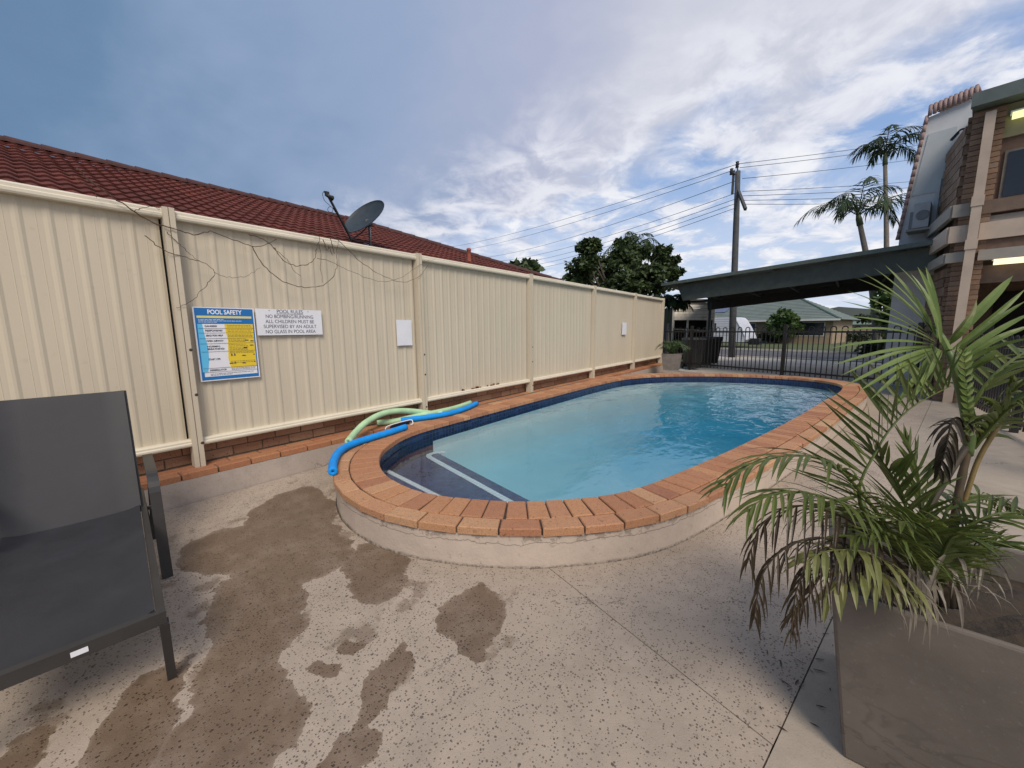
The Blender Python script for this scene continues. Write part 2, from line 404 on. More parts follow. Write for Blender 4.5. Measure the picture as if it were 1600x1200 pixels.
# ------------------------------------------------------------------ patio slabs, divided by two open joints
JA0, JB0 = Vector((-1.112, 1.662)), Vector((-.012, 1.385))
bdir = Vector((.19, .982)).normalized()
FENCE0, FDIR = Vector((-4.0, 13.0)), Vector((.916, -.40)).normalized()
def onfence(p, d):                                          # where a line meets the black fence line
    n = Vector((-FDIR.y, FDIR.x)); return p + d * ((FENCE0 - p).dot(n) / d.dot(n))
g = .0024; bn = Vector((bdir.y, -bdir.x)); an = Vector((.24, .97)).normalized()
Bl, Br = JB0 - bn * g, JB0 + bn * g
far_l, far_r = onfence(Bl, bdir), onfence(Br, bdir)
near = -4.2
def bat(p, y): return p + bdir * ((y - p.y) / bdir.y)
SL = offs(IN, .343, 2); ns = len(SL)
def nearest(p): return min(range(ns), key=lambda i: (SL[i] - p).length)
iA = nearest(JA0); iL = min((i for i in range(ns) if SL[i].y < 3), key=lambda i: abs(SL[i].x + 3.88) + (0 if SL[i].x < -3 else 9))
iF = min((i for i in range(ns) if SL[i].y > 8), key=lambda i: abs(SL[i].x + 3.88))
def walk(a, b, step):
    o = []; i = a
    while i != b: o.append(SL[i]); i = (i + step) % ns
    return o + [SL[b]]
# which way round runs past the front?
s1 = walk(iA, iL, 1); s2 = walk(iA, iL, -1)
front = s1 if max(p.y for p in s1) < 4 else s2
f1 = walk(iA, iF, 1); f2 = walk(iA, iF, -1)
back = f1 if max(p.x for p in f1) > 0 else f2
slab1 = [JB0 - an * g - bn * g] + [bat(Bl, near), Vector((-3.872, near)), Vector((-3.872, SL[iL].y - .01))] + list(reversed(front))
slab1 = [p for p in slab1]
slab1[-1] = front[0] - an * g
setting('concrete_slab', MB().prism(slab1, -.10, 0), M_PATIO)
slab2 = [JB0 + an * g - bn * g, far_l, FENCE0 + FDIR * .12, Vector((-3.872, SL[iF].y))] + list(reversed(back))
slab2[-1] = back[0] + an * g
setting('concrete_slab', MB().prism(slab2, -.10, 0), M_PATIO)
slab3 = [bat(Br, near), Vector((9.0, near)), onfence(Vector((9.0, 0)), Vector((0, 1))), far_r]
setting('concrete_slab', MB().prism(slab3, -.10, 0), M_SMOOTH)
# joint bed: a dark strip lying below the open joints and round the pool wall
jb = MB()
for p, q in ((JA0 + Vector((-.1, .02)), JB0 + Vector((.03, 0))), (bat(JB0, near), bat(JB0, 11.3))):
    d = (q - p).normalized(); n = Vector((-d.y, d.x)) * .04
    jb.add([(*(p - n), -.005), (*(q - n), -.005), (*(q + n), -.005), (*(p + n), -.005)], [(0, 1, 2, 3)])
O2, O3 = offs(IN, .30, 4), offs(IN, .40, 4); m = len(O2); k = 0
jb.add([(*p, -.014) for p in O2] + [(*p, -.014) for p in O3], [(i, m + i, m + (i + 1) % m, (i + 1) % m) for i in range(m)])
setting('joint_bed', jb, M_SOILBED)

# ------------------------------------------------------------------ wider ground
gr = MB(); X0, X1, Y0, Y1 = -4.2, 9.0, near, 16.0
for a, b in (((-400, -60), (X0, 700)), ((X1, -60), (400, 700)), ((X0, -60), (X1, Y0)), ((X0, Y1), (X1, 700))):
    gr.add([(a[0], a[1], -.12), (b[0], a[1], -.12), (b[0], b[1], -.12), (a[0], b[1], -.12)], [(0, 1, 2, 3)])
for tri in ((FENCE0 + FDIR * 0, Vector((X1, onfence(Vector((9.0, 0)), Vector((0, 1))).y)), Vector((X1, Y1)), Vector((X0, Y1)), Vector((X0, 13.0))),):
    gr.poly([(*p, -.12) for p in tri])
setting('ground', gr, M_GRASS)
AV = Vector((.9806, -.196)); BV = Vector((.196, .9806))     # along the street / across it
PO = Vector((.5, 13.2))
def street(s, w, z=0.0): return Vector((*(PO + AV * s + BV * w), z))
def strip(name, mat, s0, s1, w0, w1, z):
    setting(name, MB().add([street(s0, w0, z), street(s1, w0, z), street(s1, w1, z), street(s0, w1, z)], [(0, 1, 2, 3)]), mat)
dr = MB(); fl = [FENCE0 + FDIR * .05, far_l, onfence(Vector((9.0, 0)), Vector((0, 1)))]
dr.prism([Vector((X0 + .1, 13.1)), fl[0] + Vector((0, .02)), fl[2] + Vector((0, .02)), Vector((9.0, 15.2)), street(-1, 6.0).xy, street(-6, 6.0).xy], -.2, -.015)
setting('driveway', dr, M_DRIVE)
strip('driveway_apron', M_DRIVE, -6, 9, 6.0, 7.4, -.02)
strip('road', M_ROAD, -90, 120, 7.4, 14.6, -.06)
kb = MB()
for w in (7.25, 14.6):
    kb.add([street(s, ww, z) for s in (-90, 120) for ww, z in ((w, -.1), (w, .03), (w + .16, .03), (w + .16, -.1))], [(0, 1, 5, 4), (1, 2, 6, 5), (2, 3, 7, 6)])
setting('kerb', kb, M_DRIVE)
strip('grass_verge', M_GRASS, -90, 120, 14.76, 40, -.03)

# ------------------------------------------------------------------ the pool
def brickmat(name, cols, spots=.5, sc=1.0):
    t = NT(name); v = t.co('World'); r = t.rand()
    c = t.ramp(r, [(i / (len(cols) - 1), q) for i, q in enumerate(cols)])
    n = t.noise(v, 18 * sc, 6, .65); c = t.mix(t.math('MULTIPLY', t.ramp(n, [(.35, 0.0), (.7, 1.0)]), .45), c, t.mix(.5, c, (.50, .30, .18)))
    f = t.noise(v, 150, 2, .7); c = t.mix(t.math('MULTIPLY', t.ramp(f, [(.50, 0.0), (.62, 1.0)]), .5), c, (.16, .085, .05))
    d = t.ramp(t.noise(v, 46 * sc, 4, .7), [(.60, 0.0), (.68, 1.0)]); c = t.mix(t.math('MULTIPLY', d, spots), c, (.035, .022, .016))
    t.bump(t.math('ADD', f, t.math('MULTIPLY', n, .6)), .35, .004); return t.done(c, .72, 0, .35)
M_COPE = brickmat('coping_brick', [(.36, .15, .072), (.44, .20, .095), (.33, .135, .075), (.50, .25, .12), (.40, .175, .09), (.56, .33, .18)], .55)
M_COPE2 = brickmat('outer_coping_brick', [(.42, .20, .10), (.50, .27, .14), (.38, .165, .085), (.55, .33, .18), (.44, .19, .10)], .6)
M_LEDGE = brickmat('ledge_brick', [(.33, .125, .06), (.42, .19, .09), (.36, .135, .065), (.46, .23, .11)], .45)
M_WALLB = brickmat('wall_brick', [(.34, .18, .10), (.42, .25, .15), (.29, .145, .085), (.46, .29, .18)], .9, .8)
M_JOINT = plain('dark_joint', (.055, .04, .03), .95, .4, 20, bump=.4); M_MORTAR = plain('mortar', (.17, .125, .09), .95, .35, 20, bump=.4)
def render_mat():
    t = NT('cement_render'); v = t.co('World'); n = t.noise(v, 6, 7, .65); f = t.noise(v, 45, 5, .7)
    base = (.56, .465, .385); c = t.mix(t.ramp(n, [(.3, 0.0), (.7, 1.0)]), tuple(q * .82 for q in base), base)
    z = t.n('ShaderNodeSeparateXYZ'); t.l(v, z.inputs[0])
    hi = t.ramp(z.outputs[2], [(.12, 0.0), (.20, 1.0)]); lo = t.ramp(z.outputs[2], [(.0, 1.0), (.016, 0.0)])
    ch = t.ramp(t.math('ADD', t.noise(v, 11, 6, .7), t.math('MULTIPLY', hi, .15)), [(.635, 0.0), (.66, 1.0)])
    c = t.mix(t.math('MULTIPLY', ch, t.math('MULTIPLY', hi, .75)), c, (.17, .14, .115))
    ln = t.math('ABSOLUTE', t.math('SUBTRACT', t.math('ADD', z.outputs[2], t.math('MULTIPLY', t.noise(t.co('World', (1, 1, .2)), 5, 6, .7), .09)), .193))
    c = t.mix(t.math('MULTIPLY', t.ramp(ln, [(0.0, 1.0), (.0025, 0.0)]), .7), c, (.06, .045, .035))
    sp = t.ramp(t.noise(v, 26, 3, .7), [(.69, 0.0), (.72, 1.0)]); c = t.mix(t.math('MULTIPLY', sp, .6), c, (.08, .065, .05))
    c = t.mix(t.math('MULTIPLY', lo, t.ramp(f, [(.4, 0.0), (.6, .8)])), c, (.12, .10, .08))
    t.bump(t.math('SUBTRACT', t.math('ADD', f, n), t.math('ADD', ch, t.math('MULTIPLY', sp, .5))), .55, .007); return t.done(c, .85, 0, .3)
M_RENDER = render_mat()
def tilemat(name, a, b, gr, size, uv=True, joint=.09):
    t = NT(name); v = t.co('UV', (1 / size, 1 / size, 1)) if uv else t.co('World', (1 / size, 1 / size, 1 / size), (0, 0, 0), (0, 0, .1))
    fl = t.n('ShaderNodeVectorMath', operation='FLOOR'); t.l(v, fl.inputs[0])
    fr = t.n('ShaderNodeVectorMath', operation='FRACTION'); t.l(v, fr.inputs[0])
    wn_ = t.n('ShaderNodeTexWhiteNoise'); t.l(fl.outputs[0], wn_.inputs[0])
    s = t.n('ShaderNodeSeparateXYZ'); t.l(fr.outputs[0], s.inputs[0])
    e = t.math('MINIMUM', t.math('MINIMUM', s.outputs[0], t.math('SUBTRACT', 1.0, s.outputs[0])), t.math('MINIMUM', s.outputs[1], t.math('SUBTRACT', 1.0, s.outputs[1])))
    ms = t.ramp(e, [(joint * .5, 0.0), (joint, 1.0)])
    c = t.mix(t.math('MULTIPLY', t.math('ADD', wn_.outputs[0], t.ramp(t.noise(t.co('World'), 4, 4, .6), [(.3, 0.0), (.7, 1.0)])), .5), a, b); c = t.mix(ms, gr, c); t.bump(ms, .4, .003)
    return t.done(c, .25, 0, .5)
M_TILE = tilemat('waterline_tile', (.003, .008, .032), (.020, .048, .135), (.040, .050, .075), .052)
M_STEPT = tilemat('step_tile', (.014, .022, .085), (.075, .105, .26), (.07, .08, .13), .052, False)
M_STRIP = tilemat('step_edge_tile', (.78, .80, .82), (.86, .88, .88), (.5, .53, .56), .045, False, .06)
M_PLASTER = plain('pool_plaster', (.62, .74, .74), .7, .06, .8)
def watermat():
    t = NT('pool_water'); t.t.nodes.remove(t.b)
    tr = t.n('ShaderNodeBsdfTransparent'); tr.inputs[0].default_value = (.97, .99, 1, 1)
    gl = t.n('ShaderNodeBsdfGlossy'); gl.inputs['Roughness'].default_value = .01; gl.inputs[0].default_value = (1, 1, 1, 1)
    v = t.co('World'); h1 = t.noise(t.co('World', (1, .55, 1)), 3.0, 3, .5, .6); h2 = t.noise(t.co('World', (1, .5, 1), (2, 5, 0), (0, 0, .5)), 9.0, 3, .5, .4)
    s = t.n('ShaderNodeSeparateXYZ'); t.l(v, s.inputs[0])
    amp = t.ramp(t.math('ADD', s.outputs[1], t.math('MULTIPLY', t.math('ADD', s.outputs[0], 3.5), .7)), [(3.5 / 14, .10), (8.0 / 14, .55), (11 / 14, 1.0)])
    mr = t.n('ShaderNodeMapRange'); t.l(t.math('ADD', s.outputs[1], t.math('MULTIPLY', t.math('ADD', s.outputs[0], 3.5), .7)), mr.inputs[0])
    mr.inputs[1].default_value = 3.0; mr.inputs[2].default_value = 10.5; mr.inputs[3].default_value = .10; mr.inputs[4].default_value = 1.1
    h = t.math('MULTIPLY', t.math('ADD', t.math('MULTIPLY', h1, 1.0), t.math('MULTIPLY', h2, .35)), mr.outputs[0])
    b = t.n('ShaderNodeBump'); b.inputs['Strength'].default_value = 1.0; b.inputs['Distance'].default_value = .035; t.l(h, b.inputs['Height'])
    fr = t.n('ShaderNodeFresnel'); fr.inputs[0].default_value = 1.34; t.l(b.outputs[0], fr.inputs['Normal']); t.l(b.outputs[0], gl.inputs['Normal'])
    mx = t.n('ShaderNodeMixShader'); t.l(fr.outputs[0], mx.inputs[0]); t.l(tr.outputs[0], mx.inputs[1]); t.l(gl.outputs[0], mx.inputs[2]); t.l(mx.outputs[0], t.o.inputs[0])
    va = t.n('ShaderNodeVolumeAbsorption'); va.inputs[0].default_value = (.22, .70, .84, 1); va.inputs[1].default_value = .55; t.l(va.outputs[0], t.o.inputs[1])
    return t.m
M_WATER = watermat()
pool = thing('swimming_pool', 'raised kidney shaped swimming pool with brick coping and rendered wall beside the cream fence', 'swimming pool', (-1.6, 5.0, 0))
def ring(P, levels, flip=False, uv=False):
    mb = MB(); n = len(P); mb.uv = [] if uv else None
    L = [0]
    for i in range(n): L.append(L[-1] + (P[(i + 1) % n] - P[i]).length)
    for z in levels:
        for i in range(n + 1):
            mb.v.append(Vector((*P[i % n], z)))
            if uv: mb.uv.append((L[i], z))
    for j in range(len(levels) - 1):
        for i in range(n):
            a = j * (n + 1) + i; q = (a, a + 1, a + n + 2, a + n + 1); mb.f.append(tuple(reversed(q)) if flip else q)
    return mb
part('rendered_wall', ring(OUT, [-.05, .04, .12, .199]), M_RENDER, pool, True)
bed = MB(); a, b = offs(IN, .012, 2), offs(IN, .330, 2); m = len(a)
bed.v += [Vector((*p, z)) for z in (.199, .236) for p in b] + [Vector((*p, .236)) for p in a] + [Vector((*p, .199)) for p in a]
for j in range(3): bed.f += [(j * m + i, j * m + (i + 1) % m, (j + 1) * m + (i + 1) % m, (j + 1) * m + i) for i in range(m)]
part('mortar_bed', bed, M_JOINT, pool)
# coping: a row of headers on the water side, a row of stretchers outside
def along(P, pitch):
    n = len(P); L = [0.0]
    for i in range(n): L.append(L[-1] + (P[(i + 1) % n] - P[i]).length)
    cnt = round(L[-1] / pitch)
    def pos(t):
        t %= L[-1]; lo, hi = 0, n
        while hi - lo > 1:
            md = (lo + hi) // 2
            if L[md] <= t: lo = md
            else: hi = md
        u = (t - L[lo]) / (L[lo + 1] - L[lo]); p = P[lo].lerp(P[(lo + 1) % n], u)
        q0, q1 = P[lo - 2], P[(lo + 3) % n]; d = (q1 - q0).normalized(); return p, Vector((d.y, -d.x))
    return cnt, L[-1], pos
cnt, tot, pos = along(IN, .1235)
for i in range(cnt):
    w = tot / cnt; j = .0042 + R.uniform(-.001, .0015); a, na = pos(i * w + j); b, nb = pos((i + 1) * w - j); dz = R.uniform(-.0015, .002)
    mb = MB().hexa([a - na * .012, b - nb * .012, b + nb * .222, a + na * .222][::-1] if False else [a + na * .222, b + nb * .222, b - nb * .012, a - na * .012], .199 + .003, ZC + dz, .006)
    if i == 0:
        p0, p1, p2 = mb.v[0], mb.v[1], mb.v[2]; FLIP = ((p1 - p0).cross(p2 - p0).z < 0)
    if FLIP: mb.f = [tuple(reversed(f)) for f in mb.f]
    part('coping_brick', mb, M_COPE, pool)
MID = offs(IN, .285, 1); cnt, tot, pos = along(MID, .2415)
for i in range(cnt):
    w = tot / cnt; j = .0055; a, na = pos(i * w + j); b, nb = pos((i + 1) * w - j); dz = R.uniform(-.004, .003); o = R.uniform(-.005, .006)
    mb = MB().hexa([a + na * (.068 + o), b + nb * (.068 + o), b - nb * .053, a - na * .053], .199 + .003, ZC + dz, .006)
    if FLIP: mb.f = [tuple(reversed(f)) for f in mb.f]
    part('coping_stretcher_brick', mb, M_COPE2, pool)
ZW, ZS1, ZS2, ZF = .108, .0, -.075, -.62
part('waterline_tiles', ring(IN, [.055, .12, .2], True, True), M_TILE, pool)
def zfl(y): return -.50 - max(0, y - 2.6) * .085
def bowl(levels, flip=True):
    mb = MB(); rr_ = [(offs(IN, -d, 4), f) for d, f in levels]; n = len(rr_[0][0])
    for P, f in rr_: mb.v += [Vector((p.x, p.y, -.0 + .055 + (zfl(p.y) - .055) * f)) for p in P]
    for j in range(len(levels) - 1): mb.f += [((j + 1) * n + i, (j + 1) * n + (i + 1) % n, j * n + (i + 1) % n, j * n + i)[::-1] for i in range(n)]
    k = (len(levels) - 1) * n; P = [mb.v[k + i] for i in range(n)]; fl_ = MB().poly([tuple(p) for p in P]); mb.f += [tuple(k + i for i in f) for f in fl_.f]
    return mb
part('pool_shell', bowl([(0, 0), (.015, .35), (.05, .62), (.12, .82), (.24, .94), (.42, 1.0)]), M_PLASTER, pool, True)
def clip(P, a, b):
    """keep the side of the outline to the right of a->b"""
    a, b = Vector(a), Vector(b); n = Vector((b.y - a.y, a.x - b.x)); o = []
    for i in range(len(P)):
        p, q = P[i], P[(i + 1) % len(P)]; dp, dq = (p - a).dot(n), (q - a).dot(n)
        if dp >= 0: o.append(p)
        if dp * dq < 0: o.append(p.lerp(q, dp / (dp - dq)))
    return o
INs = offs(IN, -.004, 2)
l1a, l1b = Vector((-3.40, 2.12)), Vector((-2.0, 1.98)); l2a, l2b = Vector((-3.62, 2.93)), Vector((-1.6, 2.46))
P1 = clip(INs, l1a, l1b); P1 = [p for p in P1 if p.y < 4]; P2 = [p for p in clip(INs, l2a, l2b) if p.y < 5]
part('step', MB().prism(P1, ZF, ZS1), M_STEPT, pool)
part('step', MB().prism(P2, ZF, ZS2), M_STEPT, pool)
wl_ = MB(); wl_.uv = []; nI = len(IN); arc = [i for i in range(nI) if (IN[i] - l2a).dot(Vector((l2b.y - l2a.y, l2a.x - l2b.x))) > 0 and IN[i].y < 5]
st_i = next(i for i in arc if (i - 1) % nI not in set(arc)); Lq = 0; Pin = offs(IN, -.016, 1)
for k in range(len(arc)):
    p = Pin[(st_i + k) % nI]; Lq += .0 if k == 0 else (p - Pin[(st_i + k - 1) % nI]).length
    for z in (ZS2 - .02, .112): wl_.v.append(Vector((*p, z))); wl_.uv.append((Lq, z))
wl_.f = [(2 * k, 2 * k + 1, 2 * k + 3, 2 * k + 2) for k in range(len(arc) - 1)]
part('step_wall_tiles', wl_, M_TILE, pool)
def strip3(a, b, w, z):
    d = (b - a).normalized(); n = Vector((d.y, -d.x)); return MB().prism([a + n * .012, b + n * .012, b + n * (w + .012), a + n * (w + .012)], z - .01, z + .004)
q = [p for p in P1 if abs((p - l1a).dot(Vector((l1b.y - l1a.y, l1a.x - l1b.x)).normalized())) < .004]
s1, e1 = min(q, key=lambda p: p.x), max(q, key=lambda p: p.x); d = (e1 - s1).normalized()
part('step_edge_strip', strip3(s1 + d * .03, e1 - d * .03, .05, ZS1), M_STRIP, pool)
st = []
cc = [(-3.40, 2.97), (-3.475, 2.88), (-3.485, 2.80), (-3.43, 2.742), (-3.30, 2.705), (-2.9, 2.612), (-2.4, 2.497), (-1.95, 2.392), (-1.63, 2.318)]
sp = [p.xy for p in spline([(x, y, 0) for x, y in cc], 40)]; sp = [p for p in sp if True]
mb = MB(); n = len(sp); lft = []; rgt = []
for i, p in enumerate(sp):
    t = (sp[min(i + 1, n - 1)] - sp[max(i - 1, 0)]).normalized(); nn = Vector((-t.y, t.x)); lft.append(p + nn * .030); rgt.append(p - nn * .030)
mb.prism(lft + rgt[::-1], ZS2 - .02, ZS2 + .004); part('step_edge_strip', mb, M_STRIP, pool)
wat = MB().prism([(p.x, p.y) for p in offs(IN, .004, 2)], -1.5, ZW); wat.poly([(p.x, p.y, -1.5) for p in offs(IN, .004, 2)]); nb_ = len(offs(IN, .004, 2)) - 2; wat.f[-nb_:] = [tuple(reversed(f)) for f in wat.f[-nb_:]]; wo = setting('pool_water', wat, M_WATER)
# ------------------------------------------------------------------ boundary fence
def creammat(name, col):
    t = NT(name); v = t.co('World'); n = t.noise(t.co('World', (1, 1, .25)), 2.2, 6, .6); f = t.noise(v, 14, 5, .65)
    c = t.mix(t.ramp(n, [(.3, 0.0), (.7, 1.0)]), tuple(q * .90 for q in col), col)
    z = t.n('ShaderNodeSeparateXYZ'); t.l(v, z.inputs[0])
    st = t.math('MULTIPLY', t.ramp(t.noise(t.co('World', (1, 9, .6)), 2, 4, .6), [(.5, 0.0), (.75, 1.0)]), .08)
    c = t.mix(st, c, tuple(q * .62 for q in col)); c = t.mix(t.math('MULTIPLY', t.ramp(f, [(.6, 0.0), (.72, 1.0)]), .15), c, (.25, .20, .14))
    return t.done(c, t.math('ADD', t.math('MULTIPLY', f, .15), .40), 0, .4)
M_CREAM = creammat('cream_sheet_metal', (.60, .53, .41)); M_CREAM2 = creammat('cream_rail_metal', (.70, .64, .515))
M_GAPSHADE = plain('gap_shade', (.02, .017, .014), .9); M_SCREW = plain('rusty_screw', (.06, .04, .03), .6); M_RUST = plain('rust', (.22, .08, .03), .9, .4, 40)
fence = thing('boundary_fence', 'tall cream ribbed metal fence on a low brick wall along the pool', 'fence', (-4.05, 6, .2))
PY = [-1.55, .79, 3.17, 5.58, 8.02, 10.47, 12.86]
for i, y in enumerate(PY):
    mb = MB(); w = .033
    for s in (-1, 1):
        c = y + s * (w / 2 + .0025); d = .006 * (s < 0)
        mb.box((-4.10, c - w / 2, .245), (-3.992 - d, c + w / 2, 2.325))
    mb.box((-4.09, y - .006, .25), (-4.010, y + .006, 2.318))
    p = part('post', mb, M_CREAM, fence)
    if i in (1, 2, 3):
        for z in ((1.23, .86, .45) if i == 1 else (1.06, .80, .37)):
            part('screw', MB().lathe([(0, .004), (.010, .003), (.013, 0)], (-3.992, y + .03 if i == 1 else y + .018, z), 8, (1, 0, 0)), M_SCREW, p)
for i in range(len(PY) - 1):
    y0, y1 = PY[i] + .04, PY[i + 1] - .052; prof = []
    n = round((y1 - y0) / .134); pit = (y1 - y0) / n; xb, xr = -4.078, -4.0715
    for k in range(n):
        o = y0 + k * pit
        prof += [(xb, o), (xb + .001, o + pit * .36), (xb + .0025, o + pit * .38), (xb + .001, o + pit * .40), (xb + .001, o + pit * .60), (xr, o + pit * .75), (xr, o + pit * .86), (xb, o + pit * .985)]
    prof.append((xb, y1)); mb = MB(); m = len(prof)
    mb.v = [Vector((x, y, z)) for z in (.44, 2.29) for x, y in prof]
    mb.f = [(j, j + 1, m + j + 1, m + j) for j in range(m - 1)]
    part('panel', mb, M_CREAM, fence)
    part('shadow_gap', MB().box((-4.12, y1 - .004, .44), (-4.10, y1 + .03, 2.29)), M_GAPSHADE, fence)  # near-black strip painted in as the shade of the gap beside the post
    def rail(z0, z1, x0, x1):
        pr = [(x0, z0), (x1, z0), (x1 + .006, z0 + .012), (x1 + .006, (z0 + z1) / 2 - .004), (x1 - .004, (z0 + z1) / 2 + .004), (x1 - .004, z1 - .012), (x1 - .016, z1), (x0, z1)]
        return MB().extrude([(x, y0 - .03, z) for x, z in pr], (0, y1 - y0 + .07, 0))
    part('top_rail', rail(2.245, 2.315, -4.11, -4.02), M_CREAM2, fence)
    part('bottom_rail', rail(.428, .485, -4.11, -4.02), M_CREAM2, fence)
rs = MB()
for k in range(16):
    y = R.uniform(3.85, 4.75); rs.box((-4.0545, y, .487), (-4.052, y + R.uniform(.02, .06), .487 + R.uniform(.008, .03)))
part('rust_stain', rs, M_RUST, fence)

# ------------------------------------------------------------------ low brick wall under it and the brick ledge in front
bw = thing('low_brick_wall', 'low wall of dark speckled bricks under the cream fence', 'wall', (-4.2, 6, .2))
part('mortar', MB().box((-4.36, -1.5, .1), (-4.166, 12.95, .43)), M_MORTAR, bw)
bme = MB().hexa([(-.055, -.115), (.055, -.115), (.055, .115), (-.055, .115)], 0, .076, .003).mesh('brick', M_WALLB)
for c in range(3):
    z = .252 + c * .086; y = -1.45 + (c % 2) * .12
    while y < 12.85:
        h = piece('brick', bme, bw, (-4.213 + R.uniform(-.002, .003), y, z - .008 if False else z), (0, 0, R.uniform(-.008, .008)))
        if c == 2: h.scale = (1, 1, .9)
        y += .24
lg = thing('brick_ledge', 'two rows of orange bricks laid flat along the foot of the low brick wall', 'ledge', (-4.0, 6, 0))
part('concrete_upstand', MB().box((-4.36, -4.2, -.1), (-3.885, 13.05, .194)), M_KERB, lg)
part('mortar', MB().box((-4.166, -4.2, .194), (-3.912, 13.0, .238)), M_MORTAR, lg)
lme = MB().hexa([(-.0545, -.115), (.0545, -.115), (.0545, .115), (-.0545, .115)], 0, .052, .006).mesh('brick', M_LEDGE)
for k, x in enumerate((-3.945, -4.06)):
    y = -1.9 + k * .12
    while y < 12.9:
        if not (k == 0 and y > 2.05 and any(abs(p.y - y) < .13 and p.x < -3.885 for p in OUT)):
            piece('brick', lme, lg, (x + R.uniform(-.003, .003), y, .197 + R.uniform(-.002, .002)), (0, 0, R.uniform(-.01, .01)))
        y += .242

# ------------------------------------------------------------------ signs on the fence
M_WHITE = plain('white_sign', (.78, .79, .84), .35, .06, 5); M_BLUE = plain('sign_blue', (.012, .16, .46), .35, .05)
M_CYAN = plain('sign_cyan', (.12, .50, .80), .35, .05); M_YEL = plain('sign_yellow', (.80, .58, .035), .35, .05); M_PALEY = plain('sign_pale_yellow', (.72, .66, .25), .35, .05)
M_INK = plain('sign_ink', (.022, .03, .07), .5, .05); M_WTXT = plain('sign_white_print', (.85, .87, .9), .4, .02)
FX = Matrix(((0, 0, 1), (1, 0, 0), (0, 1, 0)))               # lettering stands on the fence, facing the pool
def text(s, y, z, size, mat, parent, x, width=None, align='CENTER', name='lettering', bold=0.0):
    c = bpy.data.curves.new(name, 'FONT'); c.body = s; c.size = size; c.align_x = align; c.align_y = 'CENTER'; c.offset = bold; c.extrude = .0004
    tmp = bpy.data.objects.new(name, c); COL.objects.link(tmp); bpy.context.view_layer.update()
    me = bpy.data.meshes.new_from_object(tmp.evaluated_get(bpy.context.evaluated_depsgraph_get())); bpy.data.objects.remove(tmp)
    me.name = name; me.materials.clear(); me.materials.append(mat)
    sx = 1
    if width:
        xs = [v.co.x for v in me.vertices]; sx = width / (max(xs) - min(xs)) if xs else 1
    o = bpy.data.objects.new(name, me); COL.objects.link(o); o.parent = parent
    o.matrix_local = Matrix.Translation(Vector((x, y, z)) - ORG[parent.name]) @ FX.to_4x4() @ Matrix.Diagonal((sx, 1, 1, 1)); ORG[o.name] = Vector((x, y, z)); return o
def q(mb, y0, y1, z0, z1, x, t=.0012): return mb.box((x, y0, z0), (x + t, y1, z1))
SX = -4.046
ps = thing('pool_safety_sign', 'blue, white and yellow POOL SAFETY resuscitation sign screwed to the fence', 'sign', (SX, 1.09, .955))
y0, y1, z0, z1 = .872, 1.313, .957, 1.58; w = y1 - y0; h = z1 - z0
Yf = lambda u: y0 + w * u
Zf = lambda v: z1 - h * v
bd = part('board', MB().box((SX - .01, y0, z0), (SX, y1, z1)), M_WHITE, ps)
part('blue_field', q(MB(), Yf(.022), Yf(.978), Zf(.985), Zf(.012), SX), M_BLUE, bd)
X1_ = SX + .0012
part('white_panel', q(MB(), Yf(.07), Yf(.955), Zf(.94), Zf(.225), X1_), M_WHITE, bd)
X2_ = X1_ + .0012
def poly3(pts, x): return MB().extrude([(x, Yf(u), Zf(v)) for u, v in pts], (.001, 0, 0))
part('cyan_band', poly3([(.045, .225)] + [(.045, .875), (.13, .875), (.165, .70), (.17, .55), (.14, .38), (.12, .225)], X1_ + .0009), M_CYAN, bd)
part('yellow_panel', poly3([(.47, .225), (.955, .225), (.955, .835), (.50, .835), (.475, .70), (.49, .55), (.50, .45), (.48, .33)], X2_), M_YEL, bd)
part('pale_stripe', q(MB(), Yf(.05), Yf(.945), Zf(.145), Zf(.115), X1_), M_PALEY, bd)
X3_ = X2_ + .0013
text('POOL SAFETY', Yf(.5), Zf(.066), .052, M_WTXT, bd, X1_ + .0005, w * .56, bold=.0012)
ln = MB()
for v in (.285, .345, .42, .49, .60, .825, .88): q(ln, Yf(.055), Yf(.955), Zf(v) - .0012, Zf(v) + .0004, X3_)
part('rule_lines', ln, M_INK, bd)
for s, v, uu in (('DANGERS?', .255, .31), ('RESPONSIVE?', .315, .33), ('SEND FOR HELP', .382, .33), ('OPEN AIRWAY', .455, .32), ('NORMAL', .53, .28), ('BREATHING?', .565, .32), ('START CPR', .705, .31), ('DEFIBRILLATOR', .855, .32)):
    text(s, Yf(.155), Zf(v), .020, M_INK, bd, X3_, w * (.21 if s == 'NORMAL' else .19 if s in('DANGERS?', 'START CPR') else .27), 'LEFT', bold=.0004)
fp = MB(); rr = random.Random(3)
for v in (.245, .265, .305, .325, .365, .385, .40, .435, .455, .47, .51, .53, .55, .57, .585, .615, .63, .745, .765, .845, .862):
    u = .51
    while u < (.80 if .42 < v < .60 else .92):
        l = rr.uniform(.02, .06); q(fp, Yf(u), Yf(min(u + l, .93)), Zf(v) - .0014, Zf(v) + .0014, X3_, .0006); u += l + .01
    if rr.random() < .15: continue
for v in (.905, .922):
    u = .16
    while u < (.88 if v < .91 else .5): l = rr.uniform(.02, .06); q(fp, Yf(u), Yf(u + l), Zf(v) - .0014, Zf(v) + .0014, X3_, .0006); u += l + .01
part('small_print', fp, M_INK, bd)
wp = MB()
for v, e in ((.165, .45), (.183, .72), (.20, .32)):
    u = .07
    while u < e: l = rr.uniform(.02, .06); q(wp, Yf(u), Yf(u + l), Zf(v) - .0016, Zf(v) + .0016, X1_, .0006); u += l + .01
part('small_print', wp, M_WTXT, bd)
pg = MB()
